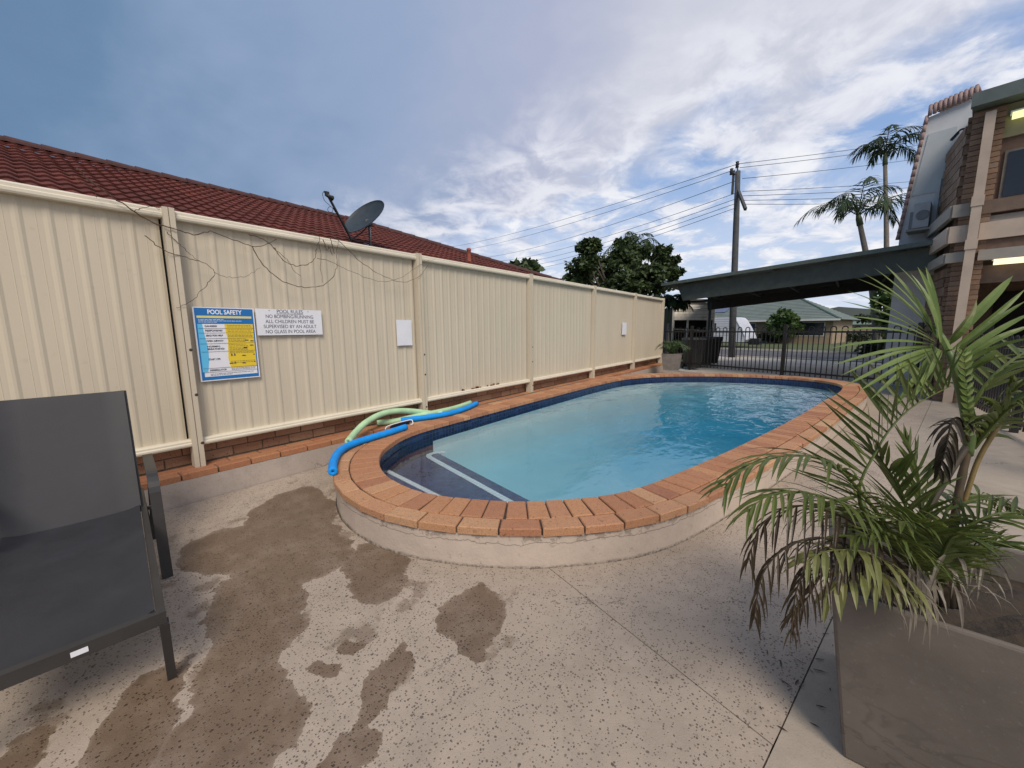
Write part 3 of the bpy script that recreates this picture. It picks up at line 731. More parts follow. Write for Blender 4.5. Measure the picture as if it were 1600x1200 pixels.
for u, v, a in ((.82, .455, 0), (.915, .467, 0), (.90, .528, 0), (.785, .562, 0), (.535, .655, 1), (.585, .655, 1), (.745, .672, 0), (.925, .66, 2), (.52, .775, 0), (.58, .77, 1), (.735, .78, 0), (.925, .765, 2)):
    if a == 0: pts = [(-.035, .004), (.03, .006), (.035, -.004), (.01, -.008), (-.02, -.010), (-.035, -.004)]
    elif a == 1: pts = [(-.016, .018), (-.006, -.012), (.004, -.02), (.014, -.006), (.018, .018), (.006, .014), (0, 0), (-.008, .018)]
    else: pts = [(-.018, -.006), (.016, -.008), (.004, .012), (-.006, .010)]
    pg.extrude([(X3_, Yf(u + a_), Zf(v + b_)) for a_, b_ in pts], (.0007, 0, 0))
part('pictograms', pg, M_INK, bd)
pr = thing('pool_rules_sign', 'white POOL RULES sign with dark lettering, right beside the blue safety sign', 'sign', (SX, 1.62, 1.335))
pb = part('board', MB().box((SX - .009, 1.327, 1.338), (SX, 1.922, 1.582)), M_WHITE, pr)
for s, z, wd in (('POOL RULES', 1.560, .235), ('NO BOMBING/RUNNING', 1.512, .43), ('ALL CHILDREN MUST BE', 1.465, .44), ('SUPERVISED BY AN ADULT', 1.418, .48), ('NO GLASS IN POOL AREA', 1.370, .455)):
    text(s, 1.622, z, .046, M_INK, pb, SX + .0005, wd)
part('underline', q(MB(), 1.50, 1.742, 1.5365, 1.540, SX), M_INK, pb)
for y in (1.44, 1.79): part('screw', MB().lathe([(0, .003), (.004, .002), (.006, 0)], (SX, y, 1.567), 8, (1, 0, 0)), plain('screw_grey', (.35, .36, .38), .4) if y < 1.5 else bpy.data.materials['screw_grey'], pb)
top('blank_sign', MB().box((SX - .008, 2.825, 1.187), (SX, 3.045, 1.502)), M_WHITE, 'blank white rectangular plate on the fence just left of the second visible post', 'sign', 'blank white plates on the fence')
top('blank_sign', MB().box((SX - .006, 9.69, 1.215), (SX + .012, 9.94, 1.53)), M_WHITE, 'small blank white plate far along the fence, near its last posts', 'sign', 'blank white plates on the fence')

# ------------------------------------------------------------------ dead creeper on the fence
M_VINE = plain('dry_vine', (.085, .05, .03), .9, .3, 30)
vn = thing('dead_creeper', 'thin bare brown creeper stems trailing over the top of the cream fence', 'creeper', (-3.98, 1.8, 1.7))
VS = [([(120, 262), (150, 290), (192, 318), (232, 345), (275, 358), (305, 367), (318, 364), (333, 362), (352, 370), (372, 377), (395, 385), (415, 382), (433, 374)], .0036),
      ([(394, 385), (403, 402), (420, 423), (450, 443), (480, 449), (505, 445), (521, 432), (527, 412), (526, 390), (530, 372)], .0028),
      ([(388, 367), (405, 371), (420, 380), (432, 392), (444, 408), (462, 415), (480, 413), (492, 404), (495, 385), (500, 372), (490, 362)], .003),
      ([(424, 383), (440, 398), (452, 410), (460, 424), (470, 432)], .0022),
      ([(225, 367), (238, 378), (255, 391), (285, 401), (310, 408), (328, 416), (336, 426), (325, 442), (310, 460), (297, 472), (275, 481)], .0022),
      ([(260, 362), (276, 378), (295, 395), (312, 409)], .002),
      ([(336, 426), (352, 432), (370, 434), (390, 429), (408, 417)], .0014),
      ([(495, 403), (515, 408), (540, 420), (570, 433), (600, 440), (625, 434), (648, 420), (664, 410), (680, 404)], .0018),
      ([(520, 368), (540, 386), (560, 406), (585, 424), (610, 436), (630, 441), (655, 432), (668, 415)], .0024),
      ([(498, 378), (501, 400), (501, 420), (504, 441)], .0018), ([(505, 374), (511, 392), (514, 384), (519, 398)], .003), ([(516, 372), (520, 385), (522, 396)], .003),
      ([(488, 366), (491, 358), (494, 366)], .0016), ([(520, 372), (518, 358), (512, 352)], .0014), ([(210, 330), (235, 322), (250, 328), (240, 318)], .0018), ([(100, 268), (130, 285), (148, 297), (150, 310)], .002)]
for pts, r in VS:
    P = [on_x(x, y, -3.985 + R.uniform(-.004, .012)) for x, y in pts]; sp = spline(P, len(P) * 4)
    sp = [p + Vector((R.uniform(-.006, .004), R.uniform(-.006, .006), R.uniform(-.006, .006))) for p in sp]
    part('stem', MB().tube(sp, [r * R.uniform(.9, 1.35) * (1.25 - .6 * i / len(sp)) for i in range(len(sp))], 5), M_VINE, vn, True)
# ------------------------------------------------------------------ neighbour's house behind the fence
def tilered():
    t = NT('red_roof_tile'); v = t.co('World'); n = t.noise(v, 2.2, 6, .6); f = t.noise(v, 55, 4, .7)
    c = t.mix(t.rand(), (.085, .020, .014), (.15, .036, .024)); c = t.mix(t.math('MULTIPLY', t.ramp(n, [(.4, 0.0), (.75, 1.0)]), .5), c, (.065, .022, .018))
    c = t.mix(t.math('MULTIPLY', t.ramp(f, [(.5, 0.0), (.7, 1.0)]), .4), c, (.20, .075, .055)); t.bump(f, .3, .006); return t.done(c, .8, 0, .3)
M_RTILE = tilered()
M_RIDGE = plain('ridge_tile', (.075, .03, .028), .85, .35, 10, bump=.3)
M_DARK = plain('dark_void', (.02, .018, .016), .9)
M_BRK = plain('house_brick', (.30, .20, .14), .85, .3, 12)
EX, EZ, RX, RZ = -6.3, 2.75, -10.5, 4.41
slope = math.atan2(RZ - EZ, EX - RX); su = Vector((-(math.cos(slope)), 0, math.sin(slope))); sn = Vector((math.sin(slope), 0, math.cos(slope)))
nh = thing('neighbour_house', 'single storey house with dark red tiled roof showing above the cream fence', 'house', (-9, 4, 0))
part('wall', MB().box((-14.1, -9.5, 0), (-6.9, 9.9, 2.6)), M_BRK, nh)
roof = MB(); YR, YE = 6.3, 10.5
roof.add([(EX, -10.5, EZ), (EX, YE, EZ), (RX, YR, RZ), (RX, -10.5, RZ), (2 * RX - EX, YE, EZ), (2 * RX - EX, -10.5, EZ)], [(0, 1, 2, 3), (1, 4, 2), (3, 2, 4, 5)])
roof.v = [p - sn * .05 for p in roof.v]
rp = part('roof', roof, M_RIDGE, nh)
part('gutter', MB().extrude([(EX + .02, -10.5, EZ - .14), (EX + .13, -10.5, EZ - .14), (EX + .14, -10.5, EZ - .03), (EX + .02, -10.5, EZ - .03)], (0, 21, 0)), M_RIDGE, nh)
TW, TL = .30, .335
tb = MB(); nx = 12
pf = [(-TW / 2 + TW * i / nx, .022 * (.5 - .5 * math.cos(4 * math.pi * i / nx)) ) for i in range(nx + 1)]
for j, (u, lift) in enumerate(((0, .030), (0, .012), (TL + .06, 0.0))):
    tb.v += [Vector((u, y, z * (1 if j != 1 else .4) + lift)) for y, z in pf]
n1_ = nx + 1
tb.f = [(i, n1_ + i, n1_ + i + 1, i + 1) for i in range(nx)] + [(i + 1, 2 * n1_ + i + 1, 2 * n1_ + i, i) for i in range(nx)]
tb.f = [tuple(reversed(f)) for f in tb.f]
tme = tb.mesh('roof_tile', M_RTILE, smooth=False)
cands = []
rows = int((Vector((RX, 0, RZ)) - Vector((EX, 0, EZ))).length / TL)
for r in range(rows + 1):
    for c in range(-2, 36):
        y = -.6 + c * TW; p = Vector((EX, y, EZ)) + su * (r * TL - .03) + sn * .0
        if y > YE - (EX - p.x) * 1.0 - TW * .6: continue
        cands.append((p, (p - EYE).length))
rot = Matrix((su, Vector((0, 1, 0)), sn)).transposed()
if rot.determinant() < 0: rot = Matrix((su, Vector((0, -1, 0)), sn)).transposed()
vis = lambda p: (p.z + .1 - 1.37) / max(.1, -p.x) > .236 and (p - EYE).dot(CF) > .5 and abs((p - EYE).dot(CR)) / (p - EYE).dot(CF) < 1.40
cands.sort(key=lambda c: (not vis(c[0]), c[1]))
rest = MB()
for k, (p, d) in enumerate(cands):
    e = rot.copy() @ Matrix.Rotation(R.uniform(-.012, .012), 3, 'Z')
    if k < 298:
        o = bpy.data.objects.new('roof_tile', tme); COL.objects.link(o); o.parent = rp
        o.matrix_local = Matrix.Translation(p - ORG[rp.name]) @ e.to_4x4()
    else: rest.add([p + e @ v for v in tb.v], tb.f)
part('roof_tiles', rest, M_RTILE, rp, kind='stuff')
def halfcap(a, b, r, n=8, up=Vector((0, 0, 1))):
    a, b = Vector(a), Vector(b); d = (b - a).normalized(); s = d.cross(up).normalized(); w = s.cross(d); mb = MB()
    for p, k in ((a, 1.08), (b, .94)):
        mb.v += [p + (s * math.cos(math.pi * i / n) * r + w * math.sin(math.pi * i / n) * r * .8) * k for i in range(n + 1)]
        mb.v += [p + (s * math.cos(math.pi * i / n) * r + w * math.sin(math.pi * i / n) * r * .8) * k * .85 for i in range(n + 1)]
    m = n + 1
    mb.f = [(i, i + 1, 2 * m + i + 1, 2 * m + i) for i in range(n)] + [(m + i, m + i + 1, i + 1, i) for i in range(n)]
    return mb
y = -1.0
while y < YR:
    part('ridge_tile', halfcap((RX, y, RZ + .0), (RX, y + .40, RZ + .0), .13), M_RIDGE, rp); y += .38
a, b = Vector((RX, YR, RZ + .01)), Vector((EX, YE, EZ + .02)); L = (b - a).length; k = 0
while k * .38 < L - .2:
    p = a.lerp(b, k * .38 / L); q2 = a.lerp(b, min(1, (k * .38 + .40) / L)); part('ridge_tile', halfcap(q2, p, .12), M_RIDGE, rp); k += 1
M_TERRA = plain('terracotta', (.34, .10, .06), .8, .3, 14)
vp = on_x(733, 411, -7.2)
part('vent_pipe', MB().lathe([(.085, -.12), (.07, .0), (.055, .06), (.052, .30), (.06, .31), (.06, .35), (.035, .37), (0, .375)], vp, 14), M_TERRA, nh, True)

# ------------------------------------------------------------------ satellite dish on that roof
M_DISH = plain('dish_grey', (.030, .042, .055), .6, .25, 8, bump=.1); M_BLK = plain('black_metal', (.022, .024, .026), .5, .2); M_STEEL = plain('galvanised_steel', (.30, .30, .29), .5, .25, 20, metal=.6)
dx = -6.75
ft = on_x(579, 387, dx); ft.z = EZ + (EX - dx) * math.tan(slope); hub = on_x(577, 351, dx)
sdsh = thing('satellite_dish', 'grey satellite dish on a short pole on the red tiled roof', 'satellite dish', ft)
part('mast', MB().tube([ft, Vector((ft.x, ft.y, hub.z))], .024, 10), M_STEEL, sdsh, True)
part('foot_plate', MB().obox(ft + sn * .02, su * .12, Vector((0, .08, 0)), sn * .01), M_STEEL, sdsh)
cen = on_x(571, 341, dx + .12)
# reflector axis found from the long and short sides it shows: it looks up and towards the left of the fence
dd_ = (cen - EYE).dot(CF); eL = at(600, 319, dd_) - at(539, 362, dd_); long_ = eL.normalized(); pv = (at(560, 330, dd_) - at(570, 341, dd_)).normalized(); pv = (pv - long_ * pv.dot(long_)).normalized()
nrm = (pv * .625 - CF * .78).normalized(); short_ = nrm.cross(long_).normalized()
A_, B_ = eL.length / 2 * 1.0, eL.length / 2 * .95; mb = MB(); nr, na_ = 7, 32
for side in (0, 1):
    for i in range(nr + 1):
        rr_ = i / nr
        for j in range(na_):
            t_ = 2 * math.pi * j / na_
            mb.v.append(cen + long_ * math.cos(t_) * A_ * rr_ + short_ * math.sin(t_) * B_ * rr_ + nrm * (.10 * rr_ * rr_ - .05 - side * .012))
for side in (0, 1):
    o_ = side * (nr + 1) * na_
    for i in range(nr):
        for j in range(na_):
            f_ = (o_ + i * na_ + j, o_ + i * na_ + (j + 1) % na_, o_ + (i + 1) * na_ + (j + 1) % na_, o_ + (i + 1) * na_ + j); mb.f.append(f_ if side else tuple(reversed(f_)))
o_ = (nr + 1) * na_
mb.f += [(nr * na_ + j, nr * na_ + (j + 1) % na_, o_ + nr * na_ + (j + 1) % na_, o_ + nr * na_ + j) for j in range(na_)]
part('reflector', mb, M_DISH, sdsh, True)
low = on_x(549, 374, dx + .12); tipa = on_x(511, 303, dx + .30)
part('bracket', MB().bar(hub, cen - nrm * .05, .06, .06).bar(hub + Vector((.0, .05, 0)), hub - Vector((0, .05, 0)), .07, .05).tube([hub, (hub + low) / 2 - Vector((0, 0, .03)), low], .012, 6), M_BLK, sdsh)
part('feed_arm', MB().bar(low, tipa, .028, .028), M_BLK, sdsh)
fh = part('feed_horn', MB().lathe([(0, 0), (.03, .0), (.032, .06), (.045, .09), (.045, .10), (0, .10)], tipa + Vector((.0, -.0, -.02)), 12, (cen - tipa)), M_BLK, sdsh, True)
part('clamp', MB().obox(tipa, Vector((.02, 0, 0)), Vector((0, .03, .0)), Vector((0, 0, .035))).bar(tipa, on_x(506, 299, dx + .30), .02, .02), M_BLK, sdsh)
part('cable', MB().tube(spline([on_x(x, y, dx + .30 - (y - 298) / 350) for x, y in ((507, 298), (504, 303), (507, 313), (514, 320), (520, 326), (519, 331), (514, 331), (512, 327), (515, 323), (520, 325), (524, 332))], 40), .004, 5), M_BLK, sdsh, True)
# ------------------------------------------------------------------ black pool fence
M_FENCE = plain('black_powder_coat', (.012, .012, .013), .4, .2)
def hairpin_fence(label, a, dirv, length, z0, posts, lo=0.0, group=None):
    th = thing('pool_fence', label, 'fence', (a.x, a.y, z0), group); d = Vector((dirv.x, dirv.y, 0)); A = Vector((a.x, a.y, z0)); Z = Vector((0, 0, 1))
    for z in (.10, 1.06): part('rail', MB().bar(A + Z * z, A + d * length + Z * z, .03, .04), M_FENCE, th)
    pit, r = .105, .0115
    P = [Vector((0, 0, .02)), Vector((0, 0, 1.13))] + [d * (pit / 2 - pit / 2 * math.cos(math.pi * i / 6)) + Z * (1.13 + pit / 2 * math.sin(math.pi * i / 6)) for i in range(1, 6)] + [d * pit + Z * 1.13, d * pit + Z * .02]
    me = MB().tube(P, r, 6).mesh('picket_loop', M_FENCE); k = 0
    while (k * 2 + 1) * pit < length:
        piece('picket_loop', me, th, A + d * (.06 + k * 2 * pit)); k += 1
    for s in posts: part('post', MB().bar(A + d * s - Z * .1, A + d * s + Z * 1.24, .065, .065, (d.x, d.y, 0)), M_FENCE, th)
    return th
hairpin_fence('black loop topped tubular fence running across behind the far end of the pool', FENCE0 + FDIR * .08, FDIR, 6.75, .20, (.95, 3.55, 5.9, 6.75))
hairpin_fence('black loop topped fence turning towards the camera at the right, past the potted palm', Vector((2.05, 10.2)), Vector((0.0, -1)), 5.2, .05, (.0, 2.4, 4.8))

# ------------------------------------------------------------------ far planter and bins at the end of the fence
M_POT = plain('grey_pot', (.20, .18, .165), .8, .25, 8)
M_LEAF2 = plain('dark_frond', (.055, .095, .03), .55, .35, 9)
M_BIN = plain('bin_plastic', (.016, .016, .018), .3, .2); M_BINLID = plain('bin_lid', (.06, .06, .064), .35, .2)
def planter(label, c, w0, w1, h, mat, z, rot=0.0, rim=.035):
    th = thing('planter', label, 'planter', (c[0], c[1], z))
    ro = lambda x, y: (c[0] + x * math.cos(rot) - y * math.sin(rot), c[1] + x * math.sin(rot) + y * math.cos(rot))
    sq = lambda w: [ro(*p) for p in ((-w, -w), (w, -w), (w, w), (-w, w))]
    ls = [(w0, 0), (w1, h), (w1 - rim, h), (w1 - rim - .02, h - .16)]
    mb = MB()
    for w, zz in ls: mb.v += [Vector((*p, z + zz)) for p in sq(w)]
    for j in range(3): mb.f += [(4 * j + i, 4 * j + (i + 1) % 4, 4 * j + 4 + (i + 1) % 4, 4 * j + 4 + i) for i in range(4)]
    mb.f.append((3, 2, 1, 0)); pt = part('pot', mb, mat, th)
    so = MB(); n = 12; wi = w1 - rim - .014
    for i in range(n + 1):
        for j in range(n + 1):
            x, y = (2 * i / n - 1) * wi, (2 * j / n - 1) * wi; e = max(abs(x), abs(y)) / wi
            so.v.append(Vector((*ro(x, y), z + h - .10 + .03 * (1 - e) + (R.uniform(-.012, .012) if e < .95 else 0))))
    so.f = [(i * (n + 1) + j, (i + 1) * (n + 1) + j, (i + 1) * (n + 1) + j + 1, i * (n + 1) + j + 1) for i in range(n) for j in range(n)]
    part('soil', so, plain('potting_soil', (.045, .032, .022), .95, .4, 25, bump=.8) if 'potting_soil' not in bpy.data.materials else bpy.data.materials['potting_soil'], th)
    return th
def blade(mb, p, d, n, L, w, droop, segs=4, lift=0.0):
    """one tapered leaf blade with a slight keel; grows from p along d, its face towards n"""
    d = d.normalized(); s = d.cross(n).normalized(); k = len(mb.v); q = p.copy(); dd = d.copy()
    prof = (.45, 1.0, .92, .55, .0) if segs == 4 else (.5, 1, .0)
    for i in range(segs + 1):
        ww = w * prof[i] / 2; nn = s.cross(dd).normalized()
        if i == segs: mb.v.append(q.copy())
        else: mb.v += [q - s * ww + nn * ww * .35, q.copy(), q + s * ww + nn * ww * .35]
        dd = (dd + Vector((0, 0, -droop / segs)) + Vector((0, 0, lift / segs))).normalized(); q = q + dd * (L / segs)
    for i in range(segs - 1):
        a = k + 3 * i; mb.f += [(a, a + 1, a + 4, a + 3), (a + 1, a + 2, a + 5, a + 4)]
    a = k + 3 * (segs - 1); mb.f += [(a, a + 1, a + 3), (a + 1, a + 2, a + 3)]
def frond(name, pts, L, n, w, mat, parent, droop=.5, vee=.5, fwd=.7, up=None, start=.15, stem=.010, jitter=.19, side=(1, -1), prof=None, rng=None, smat=None, segs=4, label=None):
    rg = rng or R; P = spline(pts, 28); mb = MB(); m = len(P)
    mb.tube(P, [stem * (1.0 - .8 * i / (m - 1)) for i in range(m)], 6)
    for i in range(n):
        t = start + (1 - start) * (i + .5) / n; f = t * (m - 1); j = min(int(f), m - 2); p = P[j].lerp(P[j + 1], f - j)
        T = (P[min(j + 2, m - 1)] - P[max(j - 1, 0)]).normalized(); u = up or Vector((0, 0, 1)); N = (u - T * u.dot(T))
        N = N.normalized() if N.length > .15 else CR.cross(T).normalized()
        Sd = T.cross(N).normalized(); tt = (t - start) / (1 - start)
        ln = L * (prof(tt) if prof else (.62 + .75 * tt - 1.05 * tt * tt) + .25)
        for s in side:
            d = (T * (fwd + .5 * tt) + Sd * s * (1 - .35 * tt) + N * vee).normalized()
            d = (d + Vector((rg.uniform(-1, 1), rg.uniform(-1, 1), rg.uniform(-1, 1))) * jitter).normalized()
            blade(mb, p + T * rg.uniform(-.004, .004), d, N, ln * rg.uniform(.85, 1.1), w * rg.uniform(.8, 1.15), droop * rg.uniform(.6, 1.5), segs)
    return part(name, mb, mat, parent, False, label)
V = Vector
planter('grey square planter at the far end of the fence beside the black bins', at(1049, 577, 11.0).xy, .20, .26, .46, M_POT, .20, .2)
pc_ = at(1049, 560, 11.0)
fp_ = thing('potted_plant', 'bushy green plant in the grey planter at the far end of the fence', 'plant', (pc_.x, pc_.y, .55))
for k in range(16):
    a = k * 2.4; e = R.uniform(.25, .5); c = V((pc_.x, pc_.y, .56)); o = V((math.cos(a), math.sin(a), 0)) * e
    frond('frond', [c, c + o * .5 + V((0, 0, R.uniform(.25, .42))), c + o + V((0, 0, R.uniform(.15, .45)))], .22, 9, .028, M_LEAF2, fp_, segs=2)
# bins
def wheelie(p, label, rot):
    th = thing('wheelie_bin', label, 'bin', (p.x, p.y, 0), 'black wheelie bins behind the pool fence'); c, s = math.cos(rot), math.sin(rot)
    T = lambda x, y: (p.x + x * c - y * s, p.y + x * s + y * c)
    mb = MB(); lo = [T(*q_) for q_ in ((-.20, -.24), (.20, -.24), (.20, .22), (-.20, .22))]; hi = [T(*q_) for q_ in ((-.28, -.33), (.28, -.33), (.28, .33), (-.28, .33))]
    mb.add([(*q_, .06) for q_ in lo] + [(*q_, .98) for q_ in hi], [(3, 2, 1, 0), (4, 5, 6, 7)] + [(i, (i + 1) % 4, 4 + (i + 1) % 4, 4 + i) for i in range(4)])
    part('body', mb, M_BIN, th)
    part('lid', MB().hexa([T(*q_) for q_ in ((-.30, -.36), (.30, -.36), (.30, .34), (-.30, .34))], .98, 1.05, .03), M_BINLID, th)
    part('handle', MB().tube([V((*T(-.24, .40), .98)), V((*T(.24, .40), .98))], .018, 6), M_BIN, th)
    for x in (-.25, .25): part('wheel', MB().lathe([(0, -.03), (.1, -.03), (.1, .03), (0, .03)], V((*T(x, .24), .10)), 14, (c, s, 0)), M_BIN, th)
for (x, d, l) in ((1082, 13.0, 'left-hand black wheelie bin next to the far planter'), (1097, 13.8, 'middle black wheelie bin of the three behind the pool fence'), (1109, 14.6, 'right-hand black wheelie bin of the three behind the pool fence')):
    wheelie(at(x, 560, d), l, .55)

# ------------------------------------------------------------------ shed of weatherboards under the carport
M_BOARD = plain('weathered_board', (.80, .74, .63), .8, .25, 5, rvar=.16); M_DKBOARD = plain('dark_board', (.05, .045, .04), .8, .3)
sh0 = at(1050, 560, 15.5); sh1 = at(1112, 560, 15.5); sdv = (sh1 - sh0); sdv.z = 0; sl = sdv.length; sdv.normalize(); sbk = V((-sdv.y, sdv.x, 0))
shed = thing('garden_shed', 'small open shed clad in weathered horizontal boards, under the carport at the left', 'shed', (sh0.x, sh0.y, 0))
b0 = V((sh0.x, sh0.y, 0))
for k in range(6):
    z = 1.74 + k * .115; t_ = R.uniform(-.01, .01)
    part('board', MB().bar(b0 + V((0, 0, z + t_)) - sbk * .02 * (k % 2) * .3, b0 + sdv * sl + V((0, 0, z - t_)), .03, .108), M_BOARD, shed)
for s in (0, .36, .86, 1.0): part('post', MB().bar(b0 + sdv * sl * s + sbk * .05, b0 + sdv * sl * s + sbk * .05 + V((0, 0, 2.4)), .07, .07, (1, 0, 0)), M_BOARD, shed)
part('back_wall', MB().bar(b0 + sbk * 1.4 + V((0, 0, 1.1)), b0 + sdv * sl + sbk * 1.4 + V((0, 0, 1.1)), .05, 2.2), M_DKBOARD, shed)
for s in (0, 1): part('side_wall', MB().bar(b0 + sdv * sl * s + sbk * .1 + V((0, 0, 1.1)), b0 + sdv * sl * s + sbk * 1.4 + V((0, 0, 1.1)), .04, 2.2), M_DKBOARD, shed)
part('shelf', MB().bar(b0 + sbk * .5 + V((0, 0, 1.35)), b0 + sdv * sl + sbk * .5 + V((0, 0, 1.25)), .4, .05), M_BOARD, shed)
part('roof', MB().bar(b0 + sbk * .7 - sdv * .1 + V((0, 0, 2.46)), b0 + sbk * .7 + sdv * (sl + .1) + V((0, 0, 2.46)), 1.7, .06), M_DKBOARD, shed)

# ------------------------------------------------------------------ carport
M_CARP = plain('carport_green_grey', (.070, .082, .070), .6, .25, 6); M_CARPT = plain('carport_roof_sheet', (.11, .135, .115), .5, .2); M_SOFF = plain('carport_soffit', (.05, .05, .048), .8, .2)
FL, FR = at(1040, 443, 12.9), at(1464, 376, 7.65); RL, RRr = at(1106, 464, 15.0), at(1408, 424, 12.6)
cp = thing('carport', 'long low carport with dark green grey fascia reaching from the motel to the fence end', 'carport', (FL.x, FL.y, 0))
fd = (FR - FL).normalized(); up_ = V((0, 0, 1))
mb = MB(); tk = V((0, 0, .05)); c4 = [FL - fd * .15, FR + fd * .1, RRr, RL]
mb.add([p - tk for p in c4] + [p.copy() for p in c4], [(3, 2, 1, 0), (4, 5, 6, 7)] + [(i, (i + 1) % 4, 4 + (i + 1) % 4, 4 + i) for i in range(4)])
part('roof_sheet', mb, M_CARPT, cp)
fn = fd.cross(up_).normalized()
def plank(name, a, b, h, t, mat, drop): return part(name, MB().bar(a - up_ * drop, b - up_ * drop, t, h), mat, cp)
plank('gutter', FL - fd * .1 + fn * .05, FR + fn * .05, .09, .10, M_CARPT, .03)
fa, fb = FL + fd * .35 - fn * .12, FR - fn * .12
mb = MB(); hL, hR = .52, .42
mb.obox
mb.add([fa - up_ * .10, fb - up_ * .09, fb - up_ * (.09 + hR), fa + fd * .25 - up_ * (.10 + hL)] , [(3, 2, 1, 0)])
mb.add([p - fn * .06 for p in (fa - up_ * .10, fb - up_ * .09, fb - up_ * (.09 + hR), fa + fd * .25 - up_ * (.10 + hL))], [(0, 1, 2, 3)])
mb.f += [(i, (i + 1) % 4, 4 + (i + 1) % 4, 4 + i) for i in range(4)]
part('fascia', mb, M_CARP, cp)
for k in range(6):
    s = k / 5; a = FL.lerp(RL, s) - up_ * .16; b = FR.lerp(RRr, s) - up_ * .16
    if k: part('purlin', MB().bar(a + fd * .3, b, .06, .18), M_SOFF, cp)
part('rear_beam', MB().bar(RL - up_ * .30, RRr - up_ * .30, .08, .42), M_SOFF, cp)
for k in range(5):
    s = .12 + .2 * k; a = FL.lerp(FR, s); b = RL.lerp(RRr, s); part('rafter', MB().bar(a - up_ * .18 - fn * .2, b - up_ * .18, .05, .2), M_SOFF, cp)
for p in (RL.lerp(RRr, .02), None):
    if p is not None: part('post', MB().bar(V((p.x, p.y, -.1)), p - up_ * .25, .09, .09, (1, 0, 0)), M_CARP, cp)

# ------------------------------------------------------------------ power pole and lines
M_POLE = plain('weathered_pole', (.075, .077, .08), .85, .3, 5); M_POLEG = plain('grey_pole_paint', (.36, .38, .38), .8, .2, 4); M_WIRE = plain('power_cable', (.03, .03, .035), .6, .1)
pb_ = at(1143, 560, 18.3); pb_.z = -.05; pt_ = at(1153, 268, 18.3)
pole = thing('power_pole', 'tall grey timber power pole with crossarm standing behind the carport', 'power pole', pb_)
part('pole_shaft', MB().tube([pb_, pb_.lerp(pt_, .35), pb_.lerp(pt_, .7), pt_], [.155, .145, .13, .11], 14), M_POLE, pole, True)
ca, cb = at(1156, 304, 18.0), at(1165, 327, 17.2)
part('crossarm', MB().bar(ca + (ca - cb) * .3, cb, .10, .13), M_POLE, pole)
t0, t1, t2 = at(1152, 257, 18.3), at(1143, 268, 18.2), at(1150, 283, 18.2)
part('bracket', MB().tube([pt_ - V((0, 0, .1)), t0], .035, 6).tube([pt_ - V((0, 0, .2)), t1], .03, 6).bar(pt_ - V((.16, .1, 1.0)), pt_ - V((.16, .1, -.05)), .08, .1, (1, 0, 0)), M_POLE, pole)
for p in (t0, t1): part('insulator', MB().lathe([(0, -.16), (.08, -.14), (.06, -.06), (.09, -.02), (.06, .06), (.08, .12), (0, .16)], p, 10), M_BLK, pole, True)
def wire(pa, pb2, sag, label):
    P = [pa.lerp(pb2, i / 24) - V((0, 0, sag * 4 * (i / 24) * (1 - i / 24))) for i in range(25)]
    top('power_line', MB().tube(P, .013, 5), M_WIRE, label, 'power line', 'power lines strung from the pole', True)
LW = [((1150, 257), (690, 388), 55, 'upper'), ((1143, 267), (705, 394), 55, 0), ((1148, 283), (760, 402), 50, 0), ((1149, 302), (780, 408), 50, 0), ((1149, 311), (790, 414), 50, 0), ((1149, 318), (800, 419), 50, 0), ((1149, 325), (806, 424), 50, 0)]
RW = [((1153, 256), (1500, 207), 34), ((1156, 262), (1500, 216), 34), ((1160, 279), (1500, 238), 32), ((1160, 299), (1500, 276), 30), ((1161, 306), (1500, 286), 30), ((1163, 313), (1500, 299), 30), ((1165, 319), (1500, 311), 30)]
nm = ['topmost', 'second', 'third', 'fourth', 'fifth', 'sixth', 'lowest']
for i, (a, b, d, _) in enumerate(LW): wire(at(*a, 18.2), at(*b, d), .5, f'{nm[i]} of the seven thin power lines running left from the pole')
for i, (a, b, d) in enumerate(RW): wire(at(*a, 18.2), at(*b, d), .12, f'{nm[i]} of the seven thin power lines running right from the pole')

# ------------------------------------------------------------------ trees
def leafmat(name, lo, hi, scale=1.3):
    t = NT(name); v = t.co('World'); n = t.noise(v, scale, 5, .6); g = t.n('ShaderNodeNewGeometry').outputs['Random Per Island']
    c = t.mix(t.ramp(n, [(.35, 0.0), (.65, 1.0)]), lo, hi); c = t.mix(t.math('MULTIPLY', g, .5), c, tuple(q * .5 for q in lo))
    t.done(c, .55, 0, .35)
    tl = t.n('ShaderNodeBsdfTranslucent'); t.l(c, tl.inputs[0]); mx = t.n('ShaderNodeMixShader'); mx.inputs[0].default_value = .22
    t.l(t.b.outputs[0], mx.inputs[1]); t.l(tl.outputs[0], mx.inputs[2]); t.l(mx.outputs[0], t.o.inputs[0]); return t.m
M_TREE = leafmat('dark_tree_leaves', (.036, .06, .022), (.11, .16, .055)); M_BUSH = leafmat('bright_bush_leaves', (.045, .085, .02), (.12, .19, .05), 1.6)
M_HEDGE = leafmat('hedge_leaves', (.02, .035, .014), (.05, .075, .03)); M_BARK = plain('bark', (.075, .06, .05), .9, .4, 12)
def leaves(mb, c, r, n, size, rg, squash=.8):
    for _ in range(n):
        while True:
            q_ = V((rg.uniform(-1, 1), rg.uniform(-1, 1), rg.uniform(-1, 1)))
            if .25 < q_.length < 1: break
        p = c + V((q_.x * r, q_.y * r, q_.z * r * squash)); d = V((rg.uniform(-1, 1), rg.uniform(-1, 1), rg.uniform(-.8, .5))).normalized()
        s = d.orthogonal().normalized(); s.rotate(Matrix.Rotation(rg.uniform(0, 6.28), 3, d)); L = size * rg.uniform(.7, 1.3); w = L * .33
        k = len(mb.v); mb.v += [p, p + d * L * .5 + s * w, p + d * L, p + d * L * .5 - s * w]; mb.f.append((k, k + 1, k + 2, k + 3))
